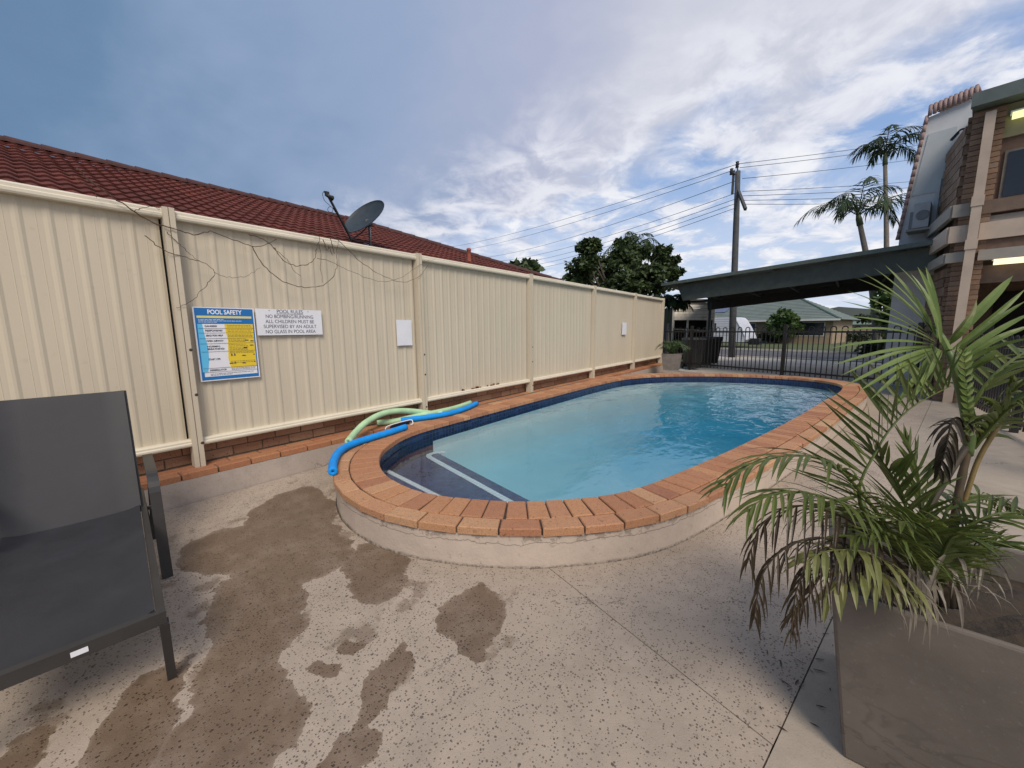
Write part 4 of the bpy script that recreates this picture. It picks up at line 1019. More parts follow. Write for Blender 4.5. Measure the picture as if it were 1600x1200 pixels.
def tree(name, label, base, clumps, size, mat, seed, trunk_r=.16, group=None, per=260):
    rg = random.Random(seed); th = thing(name, label, 'tree', base, group); mb = MB(); tb_ = MB()
    cz = min(c.z - r for c, r in clumps); fork = V((base.x, base.y, max(base.z + .6, cz)))
    tb_.tube([base, (base + fork) / 2 + V((.05, 0, 0)), fork], [trunk_r, trunk_r * .85, trunk_r * .7], 8)
    for c, r in clumps:
        sub = [(c + V((rg.uniform(-1, 1), rg.uniform(-1, 1), rg.uniform(-.8, .8))) * r * .75, r * rg.uniform(.25, .5)) for _ in range(9)]
        for sc_, sr in sub: leaves(mb, sc_, sr, per // 9, size, rg)
        md = fork.lerp(c, .5) + V((rg.uniform(-.2, .2), rg.uniform(-.2, .2), .1)); tb_.tube([fork, md, c + V((0, 0, r * .3))], [trunk_r * .5, trunk_r * .3, trunk_r * .08], 6)
    part('crown', mb, mat, th); part('trunk', tb_, M_BARK, th, True)
TD = 22
def cl(lst, d, k=1.0): return [(at(x, y, d + R.uniform(-1.3, 1.3)), r * d / 600 * k) for x, y, r in lst]
tree('broad_tree', 'large dark leafy tree rising behind the far end of the cream fence', V((*at(965, 480, TD).xy, 0)),
     cl([(905, 428, 20), (918, 395, 16), (926, 384, 10), (940, 420, 30), (968, 408, 30), (985, 440, 34), (1010, 415, 30), (1036, 395, 18), (1046, 402, 15), (1038, 432, 24), (1056, 428, 12), (950, 448, 34), (1000, 395, 20), (972, 385, 14), (1020, 450, 28), (896, 440, 14), (960, 428, 34), (990, 418, 28), (1012, 436, 26), (932, 440, 26), (1030, 412, 18), (915, 412, 16), (975, 455, 30)], TD), .24, M_TREE, 5, .21, None, 820)
tree('small_tree', 'small dark tree top just showing above the fence rail near the roof end', V((*at(822, 480, 20).xy, 0)), cl([(812, 418, 14), (824, 412, 12), (836, 424, 14), (822, 428, 16), (800, 425, 8)], 20), .34, M_TREE, 9, .12, None, 200)
tree('garden_bush', 'rounded bright green tree in front of the green roofed house', V((*at(1226, 535, 33).xy, -.1)), cl([(1226, 490, 9), (1218, 502, 13), (1236, 500, 13), (1226, 512, 17), (1211, 514, 9), (1243, 513, 9), (1230, 496, 10), (1222, 520, 12)], 33), .34, M_BUSH, 4, .12, None, 330)
tree('street_tree', 'dark bushy tree beside the motel wall under the carport edge', V((*at(1395, 545, 19).xy, 0)), cl([(1392, 452, 20), (1404, 436, 18), (1386, 470, 14), (1410, 462, 20), (1398, 490, 22), (1388, 510, 18), (1408, 520, 20)], 19), .26, M_BUSH, 6, .10, None, 260)
hg = MB(); rg = random.Random(2)
def hedge(label, pts, d, r, n, mat=M_HEDGE, size=.22, group='hedges along the far side of the street'):
    mb = MB(); rg = random.Random(int(pts[0][0]))
    for x, y in pts: leaves(mb, at(x, y, d), r * d / 600, n, size, rg, .8)
    top('hedge', mb, mat, label, 'hedge', group)
hedge('low dark hedge between the caravan and the bright green tree', [(1190 + 8 * k, 527) for k in range(5)], 35, 9, 150)
hedge('low dark hedge in front of the house right of the bright green tree', [(1252 + 8 * k, 529) for k in range(7)], 35, 8, 150)
hedge('dark hedge at the right end of the green roofed house', [(1318 + 9 * k, 526) for k in range(5)], 36, 9, 150)
hedge('dense dark bush by the kerb at the right, behind the pool fence', [(1372, 548), (1384, 542), (1366, 556), (1394, 550), (1380, 560), (1360, 545)], 20, 15, 260)
hedge('bushy trees on the skyline right of the green roofed house', [(1342, 497), (1352, 498), (1362, 497), (1374, 496), (1384, 492), (1394, 494)], 90, 6, 130, size=.8)

# ------------------------------------------------------------------ palms
M_PALM = leafmat('palm_leaves', (.022, .045, .018), (.05, .085, .035)); M_PALMT = plain('palm_trunk', (.20, .175, .15), .9, .3, 10); M_PALMS = plain('crown_shaft', (.07, .10, .04), .6, .2)
def palm(label, base, crown, r0, L, nf, seed, lean=None, wl=.55, group='feather palms behind the carport'):
    rg = random.Random(seed); th = thing('palm_tree', label, 'palm tree', base, group)
    md = base.lerp(crown, .55) + (lean or V()); P = spline([base, md, crown], 14)
    part('trunk', MB().tube(P, [r0 * (1.15 - .5 * i / 13) for i in range(14)], 10), M_PALMT, th, True)
    T = (P[-1] - P[-2]).normalized(); part('crown_shaft', MB().tube([crown, crown + T * .35, crown + T * .8], [r0 * .85, r0 * .8, r0 * .3], 10), M_PALMS, th, True)
    for k in range(nf):
        a = k * 2.399 + rg.uniform(-.2, .2); el = rg.uniform(.25, 1.0) if k > 2 else rg.uniform(1.1, 1.35); l = L * rg.uniform(.8, 1.1); o = V((math.cos(a), math.sin(a), 0))
        c0 = crown + T * .55
        p1 = c0 + o * l * .40 * math.cos(el) + V((0, 0, l * .42 * math.sin(el) + .05)); p2 = p1 + o * l * .36 * math.cos(el * .6) + V((0, 0, l * (.20 * math.sin(el) - .08))); p3 = p2 + o * l * .26 + V((0, 0, -l * (.34 - .20 * el)))
        frond('frond', [c0, p1, p2, p3], wl, 26, .062, M_PALM, th, droop=1.2, vee=.10, fwd=.65, stem=.03, rng=rg, segs=2, start=.12)
palm('tall slim palm beside the white motel wall', V((*at(1384, 545, 22).xy, 0)), at(1383, 258, 22), .14, 2.2, 10, 1, V((.05, 0, 0)), .8)
palm('shorter palm with arching fronds left of the tall slim palm', V((*at(1373, 545, 20.5).xy, 0)), at(1344, 352, 20.5), .17, 2.8, 11, 8, V((.18, 0, -.3)), .9)
palm('pale feathery palm top standing behind the large dark tree', V((*at(985, 480, 25).xy, 0)), at(990, 405, 25), .16, 2.0, 12, 3, None, .6, 'palm behind the broad tree')
palm('small green palm at the far end of the cream fence', V((*at(1043, 560, 13.8).xy, 0)), at(1044, 505, 13.8), .06, .8, 14, 12, None, .35, 'palm at the fence end')

# ------------------------------------------------------------------ house across the street
M_GROOF = plain('green_roof_tile', (.165, .205, .19), .8, .18, 1.5, bump=.2, bscale=12); M_GRIDGE = plain('green_ridge', (.14, .20, .165), .8, .15); M_HBRICK = plain('tan_brick', (.34, .26, .18), .9, .2, 3)
M_GLASSD = plain('dark_glass', (.03, .035, .045), .12, .2, 2); M_SOLAR = plain('solar_panel', (.10, .13, .22), .2, .2); M_WFRAME = plain('white_frame', (.70, .70, .70), .5, .1)
HA, HB = V((*AV, 0)), V((*BV, 0)); hd = 41
e0, e1 = at(1068, 506, hd), at(1362, 505, hd); hx = (e1 - e0); hx.z = 0; hw = hx.dot(HA); e0.z = 1.98
H0 = V((e0.x, e0.y, 0)); hdp = 9.0
house = thing('street_house', 'brick house with a green tiled hip roof across the street', 'house', H0 + HA * hw / 2)
hp = lambda s, w, z: H0 + HA * s + HB * w + V((0, 0, z))
part('wall', MB().add([hp(s, w, z) for z in (-.5, 2.0) for s, w in ((.5, .5), (hw - .5, .5), (hw - .5, hdp - .5), (.5, hdp - .5))], [(0, 1, 5, 4), (1, 2, 6, 5), (2, 3, 7, 6), (3, 0, 4, 7)]), M_HBRICK, house)
hz_ = 2.45; gr_ = hdp / 2; ezz = 2.0
rf = MB(); rows = 17
for k in range(rows):      # overlapping courses of tiles, stepped
    f0, f1 = k / rows, (k + 1) / rows
    def lp(f, dz): return [hp(gr_ * f * 1.0, gr_ * f, ezz + hz_ * f + dz), hp(hw - gr_ * f * 1.0, gr_ * f, ezz + hz_ * f + dz), hp(hw - gr_ * f, hdp - gr_ * f, ezz + hz_ * f + dz), hp(gr_ * f, hdp - gr_ * f, ezz + hz_ * f + dz)]
    a, b, c = lp(f0, -.02), lp(f0, .05), lp(f1, .0); rf.add(a + b + c, [(i, (i + 1) % 4, 4 + (i + 1) % 4, 4 + i) for i in range(4)] + [(4 + i, 4 + (i + 1) % 4, 8 + (i + 1) % 4, 8 + i) for i in range(4)])
rfo = part('roof', rf, M_GROOF, house)
for a, b in ((hp(0, 0, ezz + .05), hp(gr_, gr_, ezz + hz_ + .05)), (hp(hw, 0, ezz + .05), hp(hw - gr_, gr_, ezz + hz_ + .05)), (hp(gr_, gr_, ezz + hz_ + .05), hp(hw - gr_, gr_, ezz + hz_ + .05))): part('ridge', MB().tube([a, b], .10, 6), M_GRIDGE, rfo)
part('gutter', MB().bar(hp(0, -.06, ezz - .03), hp(hw, -.06, ezz - .03), .12, .14), M_WFRAME, house)
part('soffit', MB().add([hp(0, 0, ezz - .04), hp(hw, 0, ezz - .04), hp(hw, hdp, ezz - .04), hp(0, hdp, ezz - .04)], [(3, 2, 1, 0)]), M_SOFF, house)
for s0_, s1_ in ((.46, .52), (.63, .70), (.72, .92), (.08, .2)):
    w_ = part('window', MB().add([hp(hw * s, .47, z) for z in (.6, 1.8) for s in (s0_, s1_)], [(0, 1, 3, 2)]), M_WFRAME, house)
    part('pane', MB().add([hp(hw * s + o_, .46, z) for z in (.66, 1.74) for s, o_ in ((s0_, .06), (s1_, -.06))], [(0, 1, 3, 2)]), M_GLASSD, w_)
sp_ = lambda s, f: hp(s, gr_ * f, ezz + hz_ * f + .12)
part('solar_panel', MB().add([sp_(hw * .17, .35), sp_(hw * .27, .35), sp_(hw * .29, .80), sp_(hw * .19, .80)] + [p - V((0, 0, .05)) for p in (sp_(hw * .17, .35), sp_(hw * .27, .35), sp_(hw * .29, .80), sp_(hw * .19, .80))], [(0, 1, 2, 3), (7, 6, 5, 4), (0, 4, 5, 1), (1, 5, 6, 2), (2, 6, 7, 3), (3, 7, 4, 0)]), M_SOLAR, rfo)
# low front fence with pale rails
ff = thing('front_fence', 'low brick and rail front fence of the house across the street', 'fence', at(1270, 530, 37))
f0_, f1_ = at(1195, 532, 37), at(1352, 532, 37); f0_.z = f1_.z = 0
part('top_rail', MB().bar(f0_ + V((0, 0, .62)), f1_ + V((0, 0, .62)), .06, .06), M_WFRAME, ff); part('base', MB().bar(f0_ + V((0, 0, .0)), f1_ + V((0, 0, .0)), .1, .35), M_HBRICK, ff)
for k in range(5): p = f0_.lerp(f1_, k / 4); part('pier', MB().bar(p - V((0, 0, .3)), p + V((0, 0, .75)), .35, .35, (1, 0, 0)), M_HBRICK, ff)
# small far houses
fh2 = thing('distant_house', 'small far house with grey roof at the right, beyond the green roofed house', 'house', at(1362, 505, 130))
c_ = at(1366, 503, 130); part('wall', MB().box((c_.x - 6, c_.y - 3, -.5), (c_.x + 5, c_.y + 4, 2.2)), M_HBRICK, fh2)
part('roof', MB().add([(c_.x - 7, c_.y - 4, 2.1), (c_.x + 6, c_.y - 4, 2.1), (c_.x + 6, c_.y + 5, 2.1), (c_.x - 7, c_.y + 5, 2.1), (c_.x - 3, c_.y + .5, 4.2), (c_.x + 2, c_.y + .5, 4.2)], [(0, 1, 5, 4), (1, 2, 5), (2, 3, 4, 5), (3, 0, 4)]), M_GRIDGE, fh2)
fh3 = thing('distant_house', 'small far house with reddish roof close to the motel wall', 'house', at(1388, 505, 110))
c_ = at(1392, 503, 110); part('wall', MB().box((c_.x - 3, c_.y - 3, -.5), (c_.x + 6, c_.y + 4, 2.6)), M_HBRICK, fh3)
part('roof', MB().add([(c_.x - 4, c_.y - 4, 2.5), (c_.x + 7, c_.y - 4, 2.5), (c_.x + 7, c_.y + 5, 2.5), (c_.x - 4, c_.y + 5, 2.5), (c_.x - 1, c_.y + .5, 4.2), (c_.x + 3, c_.y + .5, 4.2)], [(0, 1, 5, 4), (1, 2, 5), (2, 3, 4, 5), (3, 0, 4)]), M_TERRA, fh3)
hl = MB(); 
for k in range(60):
    a = math.radians(-80 + 160 * k / 59 + 0); d_ = 420; hgt = 5 + 9 * abs(math.sin(k * .37)) + 4 * math.sin(k * 1.3)
    hl.v += [V((d_ * math.sin(a), d_ * math.cos(a), -2)), V((d_ * math.sin(a), d_ * math.cos(a), hgt)), V(((d_ + 90) * math.sin(a), (d_ + 90) * math.cos(a), -2))]
hl.f = [q_ for k in range(59) for q_ in ((3 * k, 3 * k + 3, 3 * k + 4, 3 * k + 1), (3 * k + 1, 3 * k + 4, 3 * k + 5, 3 * k + 2))]
setting('hills', hl, plain('far_hills', (.07, .085, .08), .95, .3, .02), True)

# ------------------------------------------------------------------ caravan on the far verge
M_CVAN = plain('caravan_white', (.72, .73, .78), .35, .06, 2); M_CVG = plain('caravan_grey', (.30, .31, .34), .4, .1); M_TYRE = plain('tyre', (.02, .02, .02), .8)
cv0 = at(1050, 543, 31); cv0.z = 0; cvan = thing('caravan', 'white caravan with sloping front parked on the verge across the street', 'caravan', cv0)
cpt = lambda s, w, z: V((cv0.x, cv0.y, 0)) + HA * s + HB * w + V((0, 0, z * .86))
body = part('body', MB().extrude([cpt(s, 0, z) for s, z in ((0, .42), (5.2, .42), (5.32, .62), (5.25, .9), (5.0, 1.5), (4.62, 2.25), (4.45, 2.42), (4.2, 2.48), (0, 2.48))], HB * 2.2), M_CVAN, cvan)
part('grey_band', MB().add([cpt(s, -.006, z) for s, z in ((0, .45), (2.4, .45), (2.4, .85), (0, .85))], [(0, 1, 2, 3)]), M_CVG, body)
for k in range(8): part('rib_line', MB().bar(cpt(.05, -.004, .98 + k * .19), cpt(4.75 - k * .06, -.004, .98 + k * .19), .008, .02), M_CVG, body)
part('trim', MB().tube([cpt(5.25, -.01, .9), cpt(5.0, -.01, 1.5), cpt(4.62, -.01, 2.25), cpt(4.45, -.01, 2.42)], .04, 6), M_WFRAME, body)
for s0_, s1_ in ((2.0, 2.95), (3.15, 3.3), (.1, .75)):
    w_ = part('window', MB().extrude([cpt(s, -.02, z) for s, z in ((s0_, 1.35), (s1_, 1.35), (s1_, 2.0), (s0_, 2.0))], HB * .02), M_GLASSD, cvan)
for s in (1.4, 2.15): part('wheel', MB().lathe([(0, -.1), (.33, -.1), (.33, .1), (0, .1)], cpt(s, .1, .31), 16, HB), M_TYRE, cvan)
part('chassis', MB().bar(cpt(0, .5, .40), cpt(6.3, 1.1, .40), .12, .12).bar(cpt(5.2, 1.1, .45), cpt(5.9, 1.1, .45), .5, .45), M_BLK, cvan)
# ------------------------------------------------------------------ motel building on the right
BO, BA, BB = V((2.1, 10.3, 0)), V((.98, -.2, 0)).normalized(), V((.2, .98, 0)).normalized()
bp = lambda a, w, z: BO + BA * a + BB * w + V((0, 0, z))
def bbox(a0, a1, w0, w1, z0, z1, mb=None):
    mb = mb or MB(); return mb.obox(bp((a0 + a1) / 2, (w0 + w1) / 2, (z0 + z1) / 2), BA * abs(a1 - a0) / 2, BB * abs(w1 - w0) / 2, V((0, 0, abs(z1 - z0) / 2)))
M_WHITEW = plain('painted_wall', (.64, .645, .64), .75, .12, 3, bump=.15); M_PANELW = plain('grey_wall_panel', (.52, .55, .56), .7, .08, 3)
M_TAN = plain('tan_paint', (.50, .40, .315), .6, .12, 4); M_TANG = plain('grey_tan_paint', (.33, .30, .26), .7, .15, 4); M_BROWN = plain('brown_timber', (.17, .12, .09), .8, .3, 6)
M_MBRICK = brickmat('motel_brick', [(.20, .125, .085), (.28, .18, .12), (.16, .10, .07), (.26, .19, .14)], .4); M_MBRICKP = plain('motel_brick_face', (.19, .12, .085), .85, .3, 9)
M_GUT = plain('gutter_green', (.115, .14, .13), .5, .15); M_OLIVE = plain('olive_soffit', (.30, .27, .16), .8, .15); M_BARREL = plain('barrel_tile', (.36, .25, .23), .8, .25, 12, rvar=.12); M_WINF = plain('window_frame', (.20, .17, .14), .6)
mo = thing('motel_building', 'two storey brick motel with white end wall, tan downpipe and dark openings at the right', 'building', BO)
part('white_wall', MB().extrude([bp(a, 2.0, z) for a, z in ((-1.31, 0), (-.42, 0), (-.42, 5.88), (-1.10, 5.76), (-1.31, 3.37))], BB * .2), M_WHITEW, mo)
part('wall_panel', MB().extrude([bp(a, 1.985, z) for a, z in ((-1.19, 4.2), (-.68, 4.2), (-.66, 5.42), (-1.06, 5.42))], BB * .013), M_PANELW, mo)
def barrel(a, b, r, ax): # half barrel standing across the wall head
    return halfcap(a, b, r, 8, ax)
for k in range(10):
    a = -1.08 + k * .068; z = 5.77 + (a + 1.1) * .175
    part('barrel_tile', MB().tube([bp(a, 1.95, z), bp(a + .0, 1.95, z + .19)], .032, 8).tube([bp(a, 1.95, z + .19), bp(a, 4.5, z + .9)], .032, 8), M_BARREL, mo, True)
for k in range(17):
    f = k / 17; a0, z0_ = -1.335 + .215 * f, 3.30 + 2.46 * f; a1, z1_ = -1.335 + .215 * (f + .07), 3.30 + 2.46 * (f + .07)
    part('barrel_tile', MB().tube([bp(a0, 1.96, z0_), bp(a1, 1.96, z1_)], [.036, .028], 8), M_BARREL, mo, True)
part('main_roof', MB().extrude([bp(a, 2.2, z) for a, z in ((-1.33, 3.3), (-1.12, 5.78), (5.0, 6.0), (5.0, 5.2), (-.4, 5.2), (-.4, 3.3))], BB * 9), M_BARREL, mo)
# corner pier of bricks
mbk = MB().hexa([(-.115, -.053), (.115, -.053), (.115, .053), (-.115, .053)], 0, .076, .003).mesh('brick', M_MBRICK); rzb = math.atan2(BA.y, BA.x)
part('pier_core', bbox(-.385, -.035, .02, .36, 0, 4.93), M_MORTAR, mo)
for c in range(57):
    for a in ((-.275, -.145) if c % 2 else (-.27, -.15)):
        o = piece('brick', mbk, mo, bp(a + (.0 if a < -.2 else .0), .052, .01 + c * .086), (0, 0, rzb + R.uniform(-.02, .02)))
    # left return of the pier
    piece('brick', mbk, mo, bp(-.39, .24 + (c % 2) * .05, .01 + c * .086), (0, 0, rzb + math.pi / 2 + R.uniform(-.02, .02)))
# brick side wall running back
sa, sb = bp(-.43, .36, 0), bp(-.76, 2.0, 0); sdir = (sb - sa).normalized(); sL = (sb - sa).length; rzs = math.atan2(sdir.y, sdir.x)
part('side_wall_core', MB().bar(sa + V((0, 0, 2.5)) + BA * .16, sb + V((0, 0, 2.5)) + BA * .16, .2, 5.0), M_MORTAR, mo)
sbk_ = MB().hexa([(-.115, -.053), (.115, -.053), (.115, .053), (-.115, .053)], 0, .16, .004).mesh('brick', M_MBRICK)
for c in range(18):
    for k in range(6):
        p = sa + sdir * (.12 + k * .242 + (c % 2) * .12)
        if (p - sa).length < sL: piece('brick', sbk_, mo, p + V((0, 0, .9 + c * .172 if c < 9 else 3.35 + (c - 9) * .172)) + BA * .03, (0, 0, rzs))
# storey beams, along the front and back round the corner
for nm_, z0_, z1_, w0_, mat in (('floor_beam', 2.81, 3.09, -.05, M_TAN), ('balcony_board', 3.24, 3.45, -.02, M_BROWN), ('lower_beam', 2.47, 2.64, -.07, M_TANG)):
    part(nm_, bbox(-.13 if nm_ != 'lower_beam' else -.10, 5, w0_, w0_ + .12, z0_, z1_), mat, mo)
    c0 = bp(-.47, -.03, (z0_ + z1_) / 2); c1 = bp(-.86, 1.9, (z0_ + z1_) / 2)
    part(nm_, MB().bar(c0, c1, .07, z1_ - z0_).bar(c0, bp(-.24, w0_ + .02, (z0_ + z1_) / 2), .07, z1_ - z0_), M_TANG if nm_ != 'floor_beam' else M_TAN, mo)
part('ledge_strip', bbox(-.13, 5, .0, .1, 2.64, 2.80), M_MBRICKP, mo)
part('balcony_panel', bbox(-.035, 5, .13, .3, 3.09, 3.45), M_MBRICKP, mo)
part('downpipe', bbox(-.252, -.135, -.16, -.07, 0, 4.82).add([], []), M_TAN, mo)
for z in (3.36, 2.66): part('pipe_collar', bbox(-.265, -.122, -.172, -.065, z, z + .16), M_TAN, mo)
part('upper_wall', bbox(-.035, 5, .13, .33, 3.45, 4.42), M_MBRICKP, mo)
wf = part('window', bbox(.02, 2.2, .10, .125, 3.44, 4.22), M_WINF, mo); part('pane', bbox(.06, 2.16, .085, .098, 3.48, 4.18), M_GLASSD, wf)
part('head_board', bbox(-.035, 5, .08, .33, 4.42, 4.93), M_OLIVE, mo)
part('eave', bbox(-.40, 5.2, -.16, 9, 4.94, 5.0), M_GUT, mo)
part('gutter', bbox(-.42, 5.2, -.26, -.15, 4.93, 5.14).add([], []), M_GUT, mo)
part('roof_slope', MB().extrude([bp(-.42, w, z) for w, z in ((-.2, 5.15), (4.5, 6.0), (4.5, 5.05), (-.2, 5.05))], BA * 6), M_GUT, mo)
part('balcony_floor', bbox(-.1, 5, .05, 3.2, 3.0, 3.2), M_TANG, mo)
part('rear_wall', bbox(-.6, 5, 3.2, 3.4, 0, 3.0), M_MBRICKP, mo); part('ground_ceiling', bbox(-.4, 5, .15, 3.2, 2.66, 2.79), M_BROWN, mo)
part('ground_lintel', bbox(-.03, 5, .16, .3, 2.1, 2.40), M_BROWN, mo); part('end_wall', bbox(4.9, 5.1, 0, 9, 0, 5), M_MBRICKP, mo)
part('dark_door', bbox(.2, 1.4, 3.15, 3.195, 0, 2.1), M_DARK, mo)
# lit tubes
def tubemat(name, c, s):
    t = NT(name); t.t.nodes.remove(t.b); e = t.n('ShaderNodeEmission'); e.inputs[0].default_value = (*c, 1); e.inputs[1].default_value = s; t.l(e.outputs[0], t.o.inputs[0]); return t.m
M_TUBE1 = tubemat('green_tube_glow', (.80, .86, .42), .75); M_TUBE2 = tubemat('warm_tube_glow', (.95, .80, .52), .85)
for (z, a0, w, m_, lab) in ((4.70, .03, -.02, M_TUBE1, 'greenish fluorescent lamp glowing under the upper eave of the motel'), (2.43, .08, -.0, M_TUBE2, 'warm white fluorescent lamp glowing under the lower beam of the motel')):
    lt = thing('fluorescent_lamp', lab, 'lamp', bp(a0, w, z)); part('diffuser', MB().tube([bp(a0, w, z), bp(a0 + 1.2, w, z)], .055, 10), m_, lt, True); part('batten', bbox(a0 - .02, a0 + 1.22, w + .02, w + .07, z + .02, z + .09), M_WFRAME, lt)
# security lamp arm on the white wall head, air conditioner
sl_ = thing('wall_lamp', 'small black lamp on a curved arm near the top of the white motel wall', 'lamp', bp(-.46, 1.4, 5.2))
part('arm', MB().tube(spline([bp(-.47, .9, 4.98), bp(-.55, .9, 4.99), bp(-.60, .9, 4.93)], 8), .016, 6), M_BLK, sl_); part('head', MB().bar(bp(-.58, .9, 4.95), bp(-.66, .9, 4.84), .05, .04), M_BLK, sl_)
M_AC = plain('aircon_casing', (.40, .41, .42), .5, .1); M_AC2 = plain('aircon_grille', (.20, .21, .22), .6)
ac = thing('air_conditioner', 'grey outdoor air conditioner unit on a bracket on the white motel wall', 'air conditioner', bp(-1.0, 1.8, 3.4))
part('casing', bbox(-1.10, -.86, 1.60, 1.97, 3.44, 3.94), M_AC, ac); part('fan_grille', MB().lathe([(0, 0), (.09, 0), (.10, .012), (.085, .018), (0, .018)], bp(-.96, 1.598, 3.69), 18, -BB), M_AC2, ac)
part('bracket', bbox(-1.18, -.78, 1.55, 1.98, 3.38, 3.42), M_TANG, ac); part('pipe_cover', bbox(-.845, -.78, 1.93, 1.985, 3.5, 4.45), M_PANELW, ac)
part('side_louvre', bbox(-1.16, -1.105, 1.7, 1.97, 3.44, 3.80), M_AC2, ac)
# ------------------------------------------------------------------ sun lounger
def slingmat():
    t = NT('charcoal_sling'); v = t.co('World', (1, 1, 1)); n = t.noise(v, 5, 6, .6); f = t.noise(v, 260, 2, .8)
    c = t.mix(t.ramp(n, [(.3, 0.0), (.7, 1.0)]), (.024, .024, .027), (.036, .036, .042)); c = t.mix(t.math('MULTIPLY', f, .35), c, (.02, .02, .022))
    sc_ = t.ramp(t.noise(t.co('World', (1, 2.5, 1)), 14, 4, .7), [(.66, 0.0), (.70, .6)]); c = t.mix(sc_, c, (.02, .02, .022))
    t.bump(t.math('ADD', f, t.math('MULTIPLY', n, 2)), .25, .003); pass
    return t.done(c, t.math('ADD', .46, t.math('MULTIPLY', n, .2)), 0, .5)
M_SLING = slingmat(); M_LFR = plain('dark_aluminium', (.035, .033, .032), .42, .2, 8, spec=.5)
L0 = V((-1.845, .195, 0)); lu = V((-1.285, .13, 0)).normalized(); lv = V((-lu.y, lu.x, 0)); 
if lv.y > 0: lv = -lv
LW_ = .535
lp_ = lambda u, v, z: L0 + lu * u + lv * v + V((0, 0, z))
lo = thing('sun_lounger', 'charcoal sling sun lounger with raised back on the concrete by the fence', 'sun lounger', lp_(.6, LW_ / 2, 0))
ZS = .335; UH = 1.30
fr = MB()
for v in (.0, LW_): fr.bar(lp_(-.012, v, ZS - .02), lp_(UH + .35, v, ZS - .02), .026, .05)
fr.bar(lp_(UH + .34, 0, ZS - .02), lp_(UH + .34, LW_, ZS - .02), .026, .04)
part('frame', fr, M_LFR, lo)
cb_ = part('foot_rail', MB().bar(lp_(0.0, -.013, ZS - .018), lp_(0.0, LW_ + .013, ZS - .018), .03, .048), M_LFR, lo)
part('tag', MB().obox(lp_(-.0165, .205, ZS - .018), lv * .020, lu * .001, V((0, 0, .009))), M_WHITE, cb_)
for v, s in ((0, -1), (LW_, 1)):
    part('leg', MB().bar(lp_(-.002, v + s * .004, ZS - .04), lp_(.085, v + s * .004, 0), .028, .032, lu), M_LFR, lo)
    part('leg', MB().bar(lp_(UH + .2, v, ZS - .04), lp_(UH + .28, v + s * .02, 0), .028, .032, lu), M_LFR, lo)
def sling(P0, P1, w0, n, sag, bow=.0):
    mb = MB(); m = 10
    for side in (0, 1):
        for i in range(n + 1):
            for j in range(m + 1):
                c = P0.lerp(P1, i / n); f = j / m; nn = (P1 - P0).normalized().cross(lv).normalized()
                if nn.z < 0: nn = -nn
                e = abs(2 * f - 1); z = -sag * (1 - e ** 2.2) * (math.sin(math.pi * min(1, max(0, i / n))) ** .5 if 0 < i < n else .35)
                mb.v.append(c + lv * (.016 + (w0 - .032) * f) + nn * (z - side * .005 + .012 * (e > .93)))
    q_ = (n + 1) * (m + 1)
    for i in range(n):
        for j in range(m):
            a = i * (m + 1) + j; f_ = (a, a + 1, a + m + 2, a + m + 1); mb.f += [f_, tuple(reversed([k + q_ for k in f_]))]
    return mb
part('seat_sling', sling(lp_(.014, 0, ZS), lp_(UH + .02, 0, ZS + .004), LW_, 14, .022), M_SLING, lo, True)
BT = lp_(UH + .235, .012, 1.0); BB_ = lp_(UH - .012, .012, ZS - .035)
bk = MB(); w_ = LW_ - .024
for v in (.0, w_): bk.bar(BB_ + lv * v, BT + lv * v, .026, .03, lu)
bk.bar(BT + lv * -.013, BT + lv * (w_ + .013), .026, .028)
part('back_frame', bk, M_LFR, lo)
bs = sling(BB_ + V((0, 0, .03)) - lu * .018 - lv * .018, BT + V((0, 0, .016)) - lu * .017 - lv * .018, w_ + .036, 16, .010); bs_ = part('back_sling', bs, M_SLING, lo, True)
hb = MB(); hd_ = (BT - BB_).normalized()
pts = []
for i in range(17):
    f = i / 16; p = BB_.lerp(BT, .86 + .05 * max(0, (f - .45)) + .0) + lv * (.03 + (w_ - .06) * f) - lu * .004; pts.append(p)
part('fold_seam', MB().tube(spline(pts, 30), .0035, 5), M_SLING, bs_, True)
for v, s in ((-.052, 1), (LW_ + .052, -1)):
    P = [lp_(UH + .24, v, .575), lp_(1.15, v, .58), lp_(1.07, v, .572), lp_(1.02, v, .54), lp_(1.0, v, .49), lp_(.945, v, .0)]
    ab = MB(); P2 = [P[0], P[1]] + spline(P[1:5], 8)[1:] + [P[5]]
    for i in range(len(P2)):
        t_ = (P2[min(i + 1, len(P2) - 1)] - P2[max(i - 1, 0)]).normalized(); nn = t_.cross(lv).normalized()
        ab.v += [P2[i] + lv * a + nn * b for a, b in ((-.024, -.011), (.024, -.011), (.024, .011), (-.024, .011))]
    for i in range(len(P2) - 1):
        ab.f += [(4 * i + k, 4 * i + (k + 1) % 4, 4 * i + 4 + (k + 1) % 4, 4 * i + 4 + k) for k in range(4)]
    ab.f += [(3, 2, 1, 0), tuple(4 * (len(P2) - 1) + k for k in range(4))]
    part('armrest', ab, M_LFR, lo)
    part('arm_support', MB().bar(lp_(UH + .20, v, .565), lp_(UH + .26, v * .5 + (LW_ / 2 * (s < 0)), .0), .022, .03, lu).bar(lp_(UH - .02, v, ZS - .02), lp_(UH - .02, v + s * .05, ZS - .02), .02, .02), M_LFR, lo)

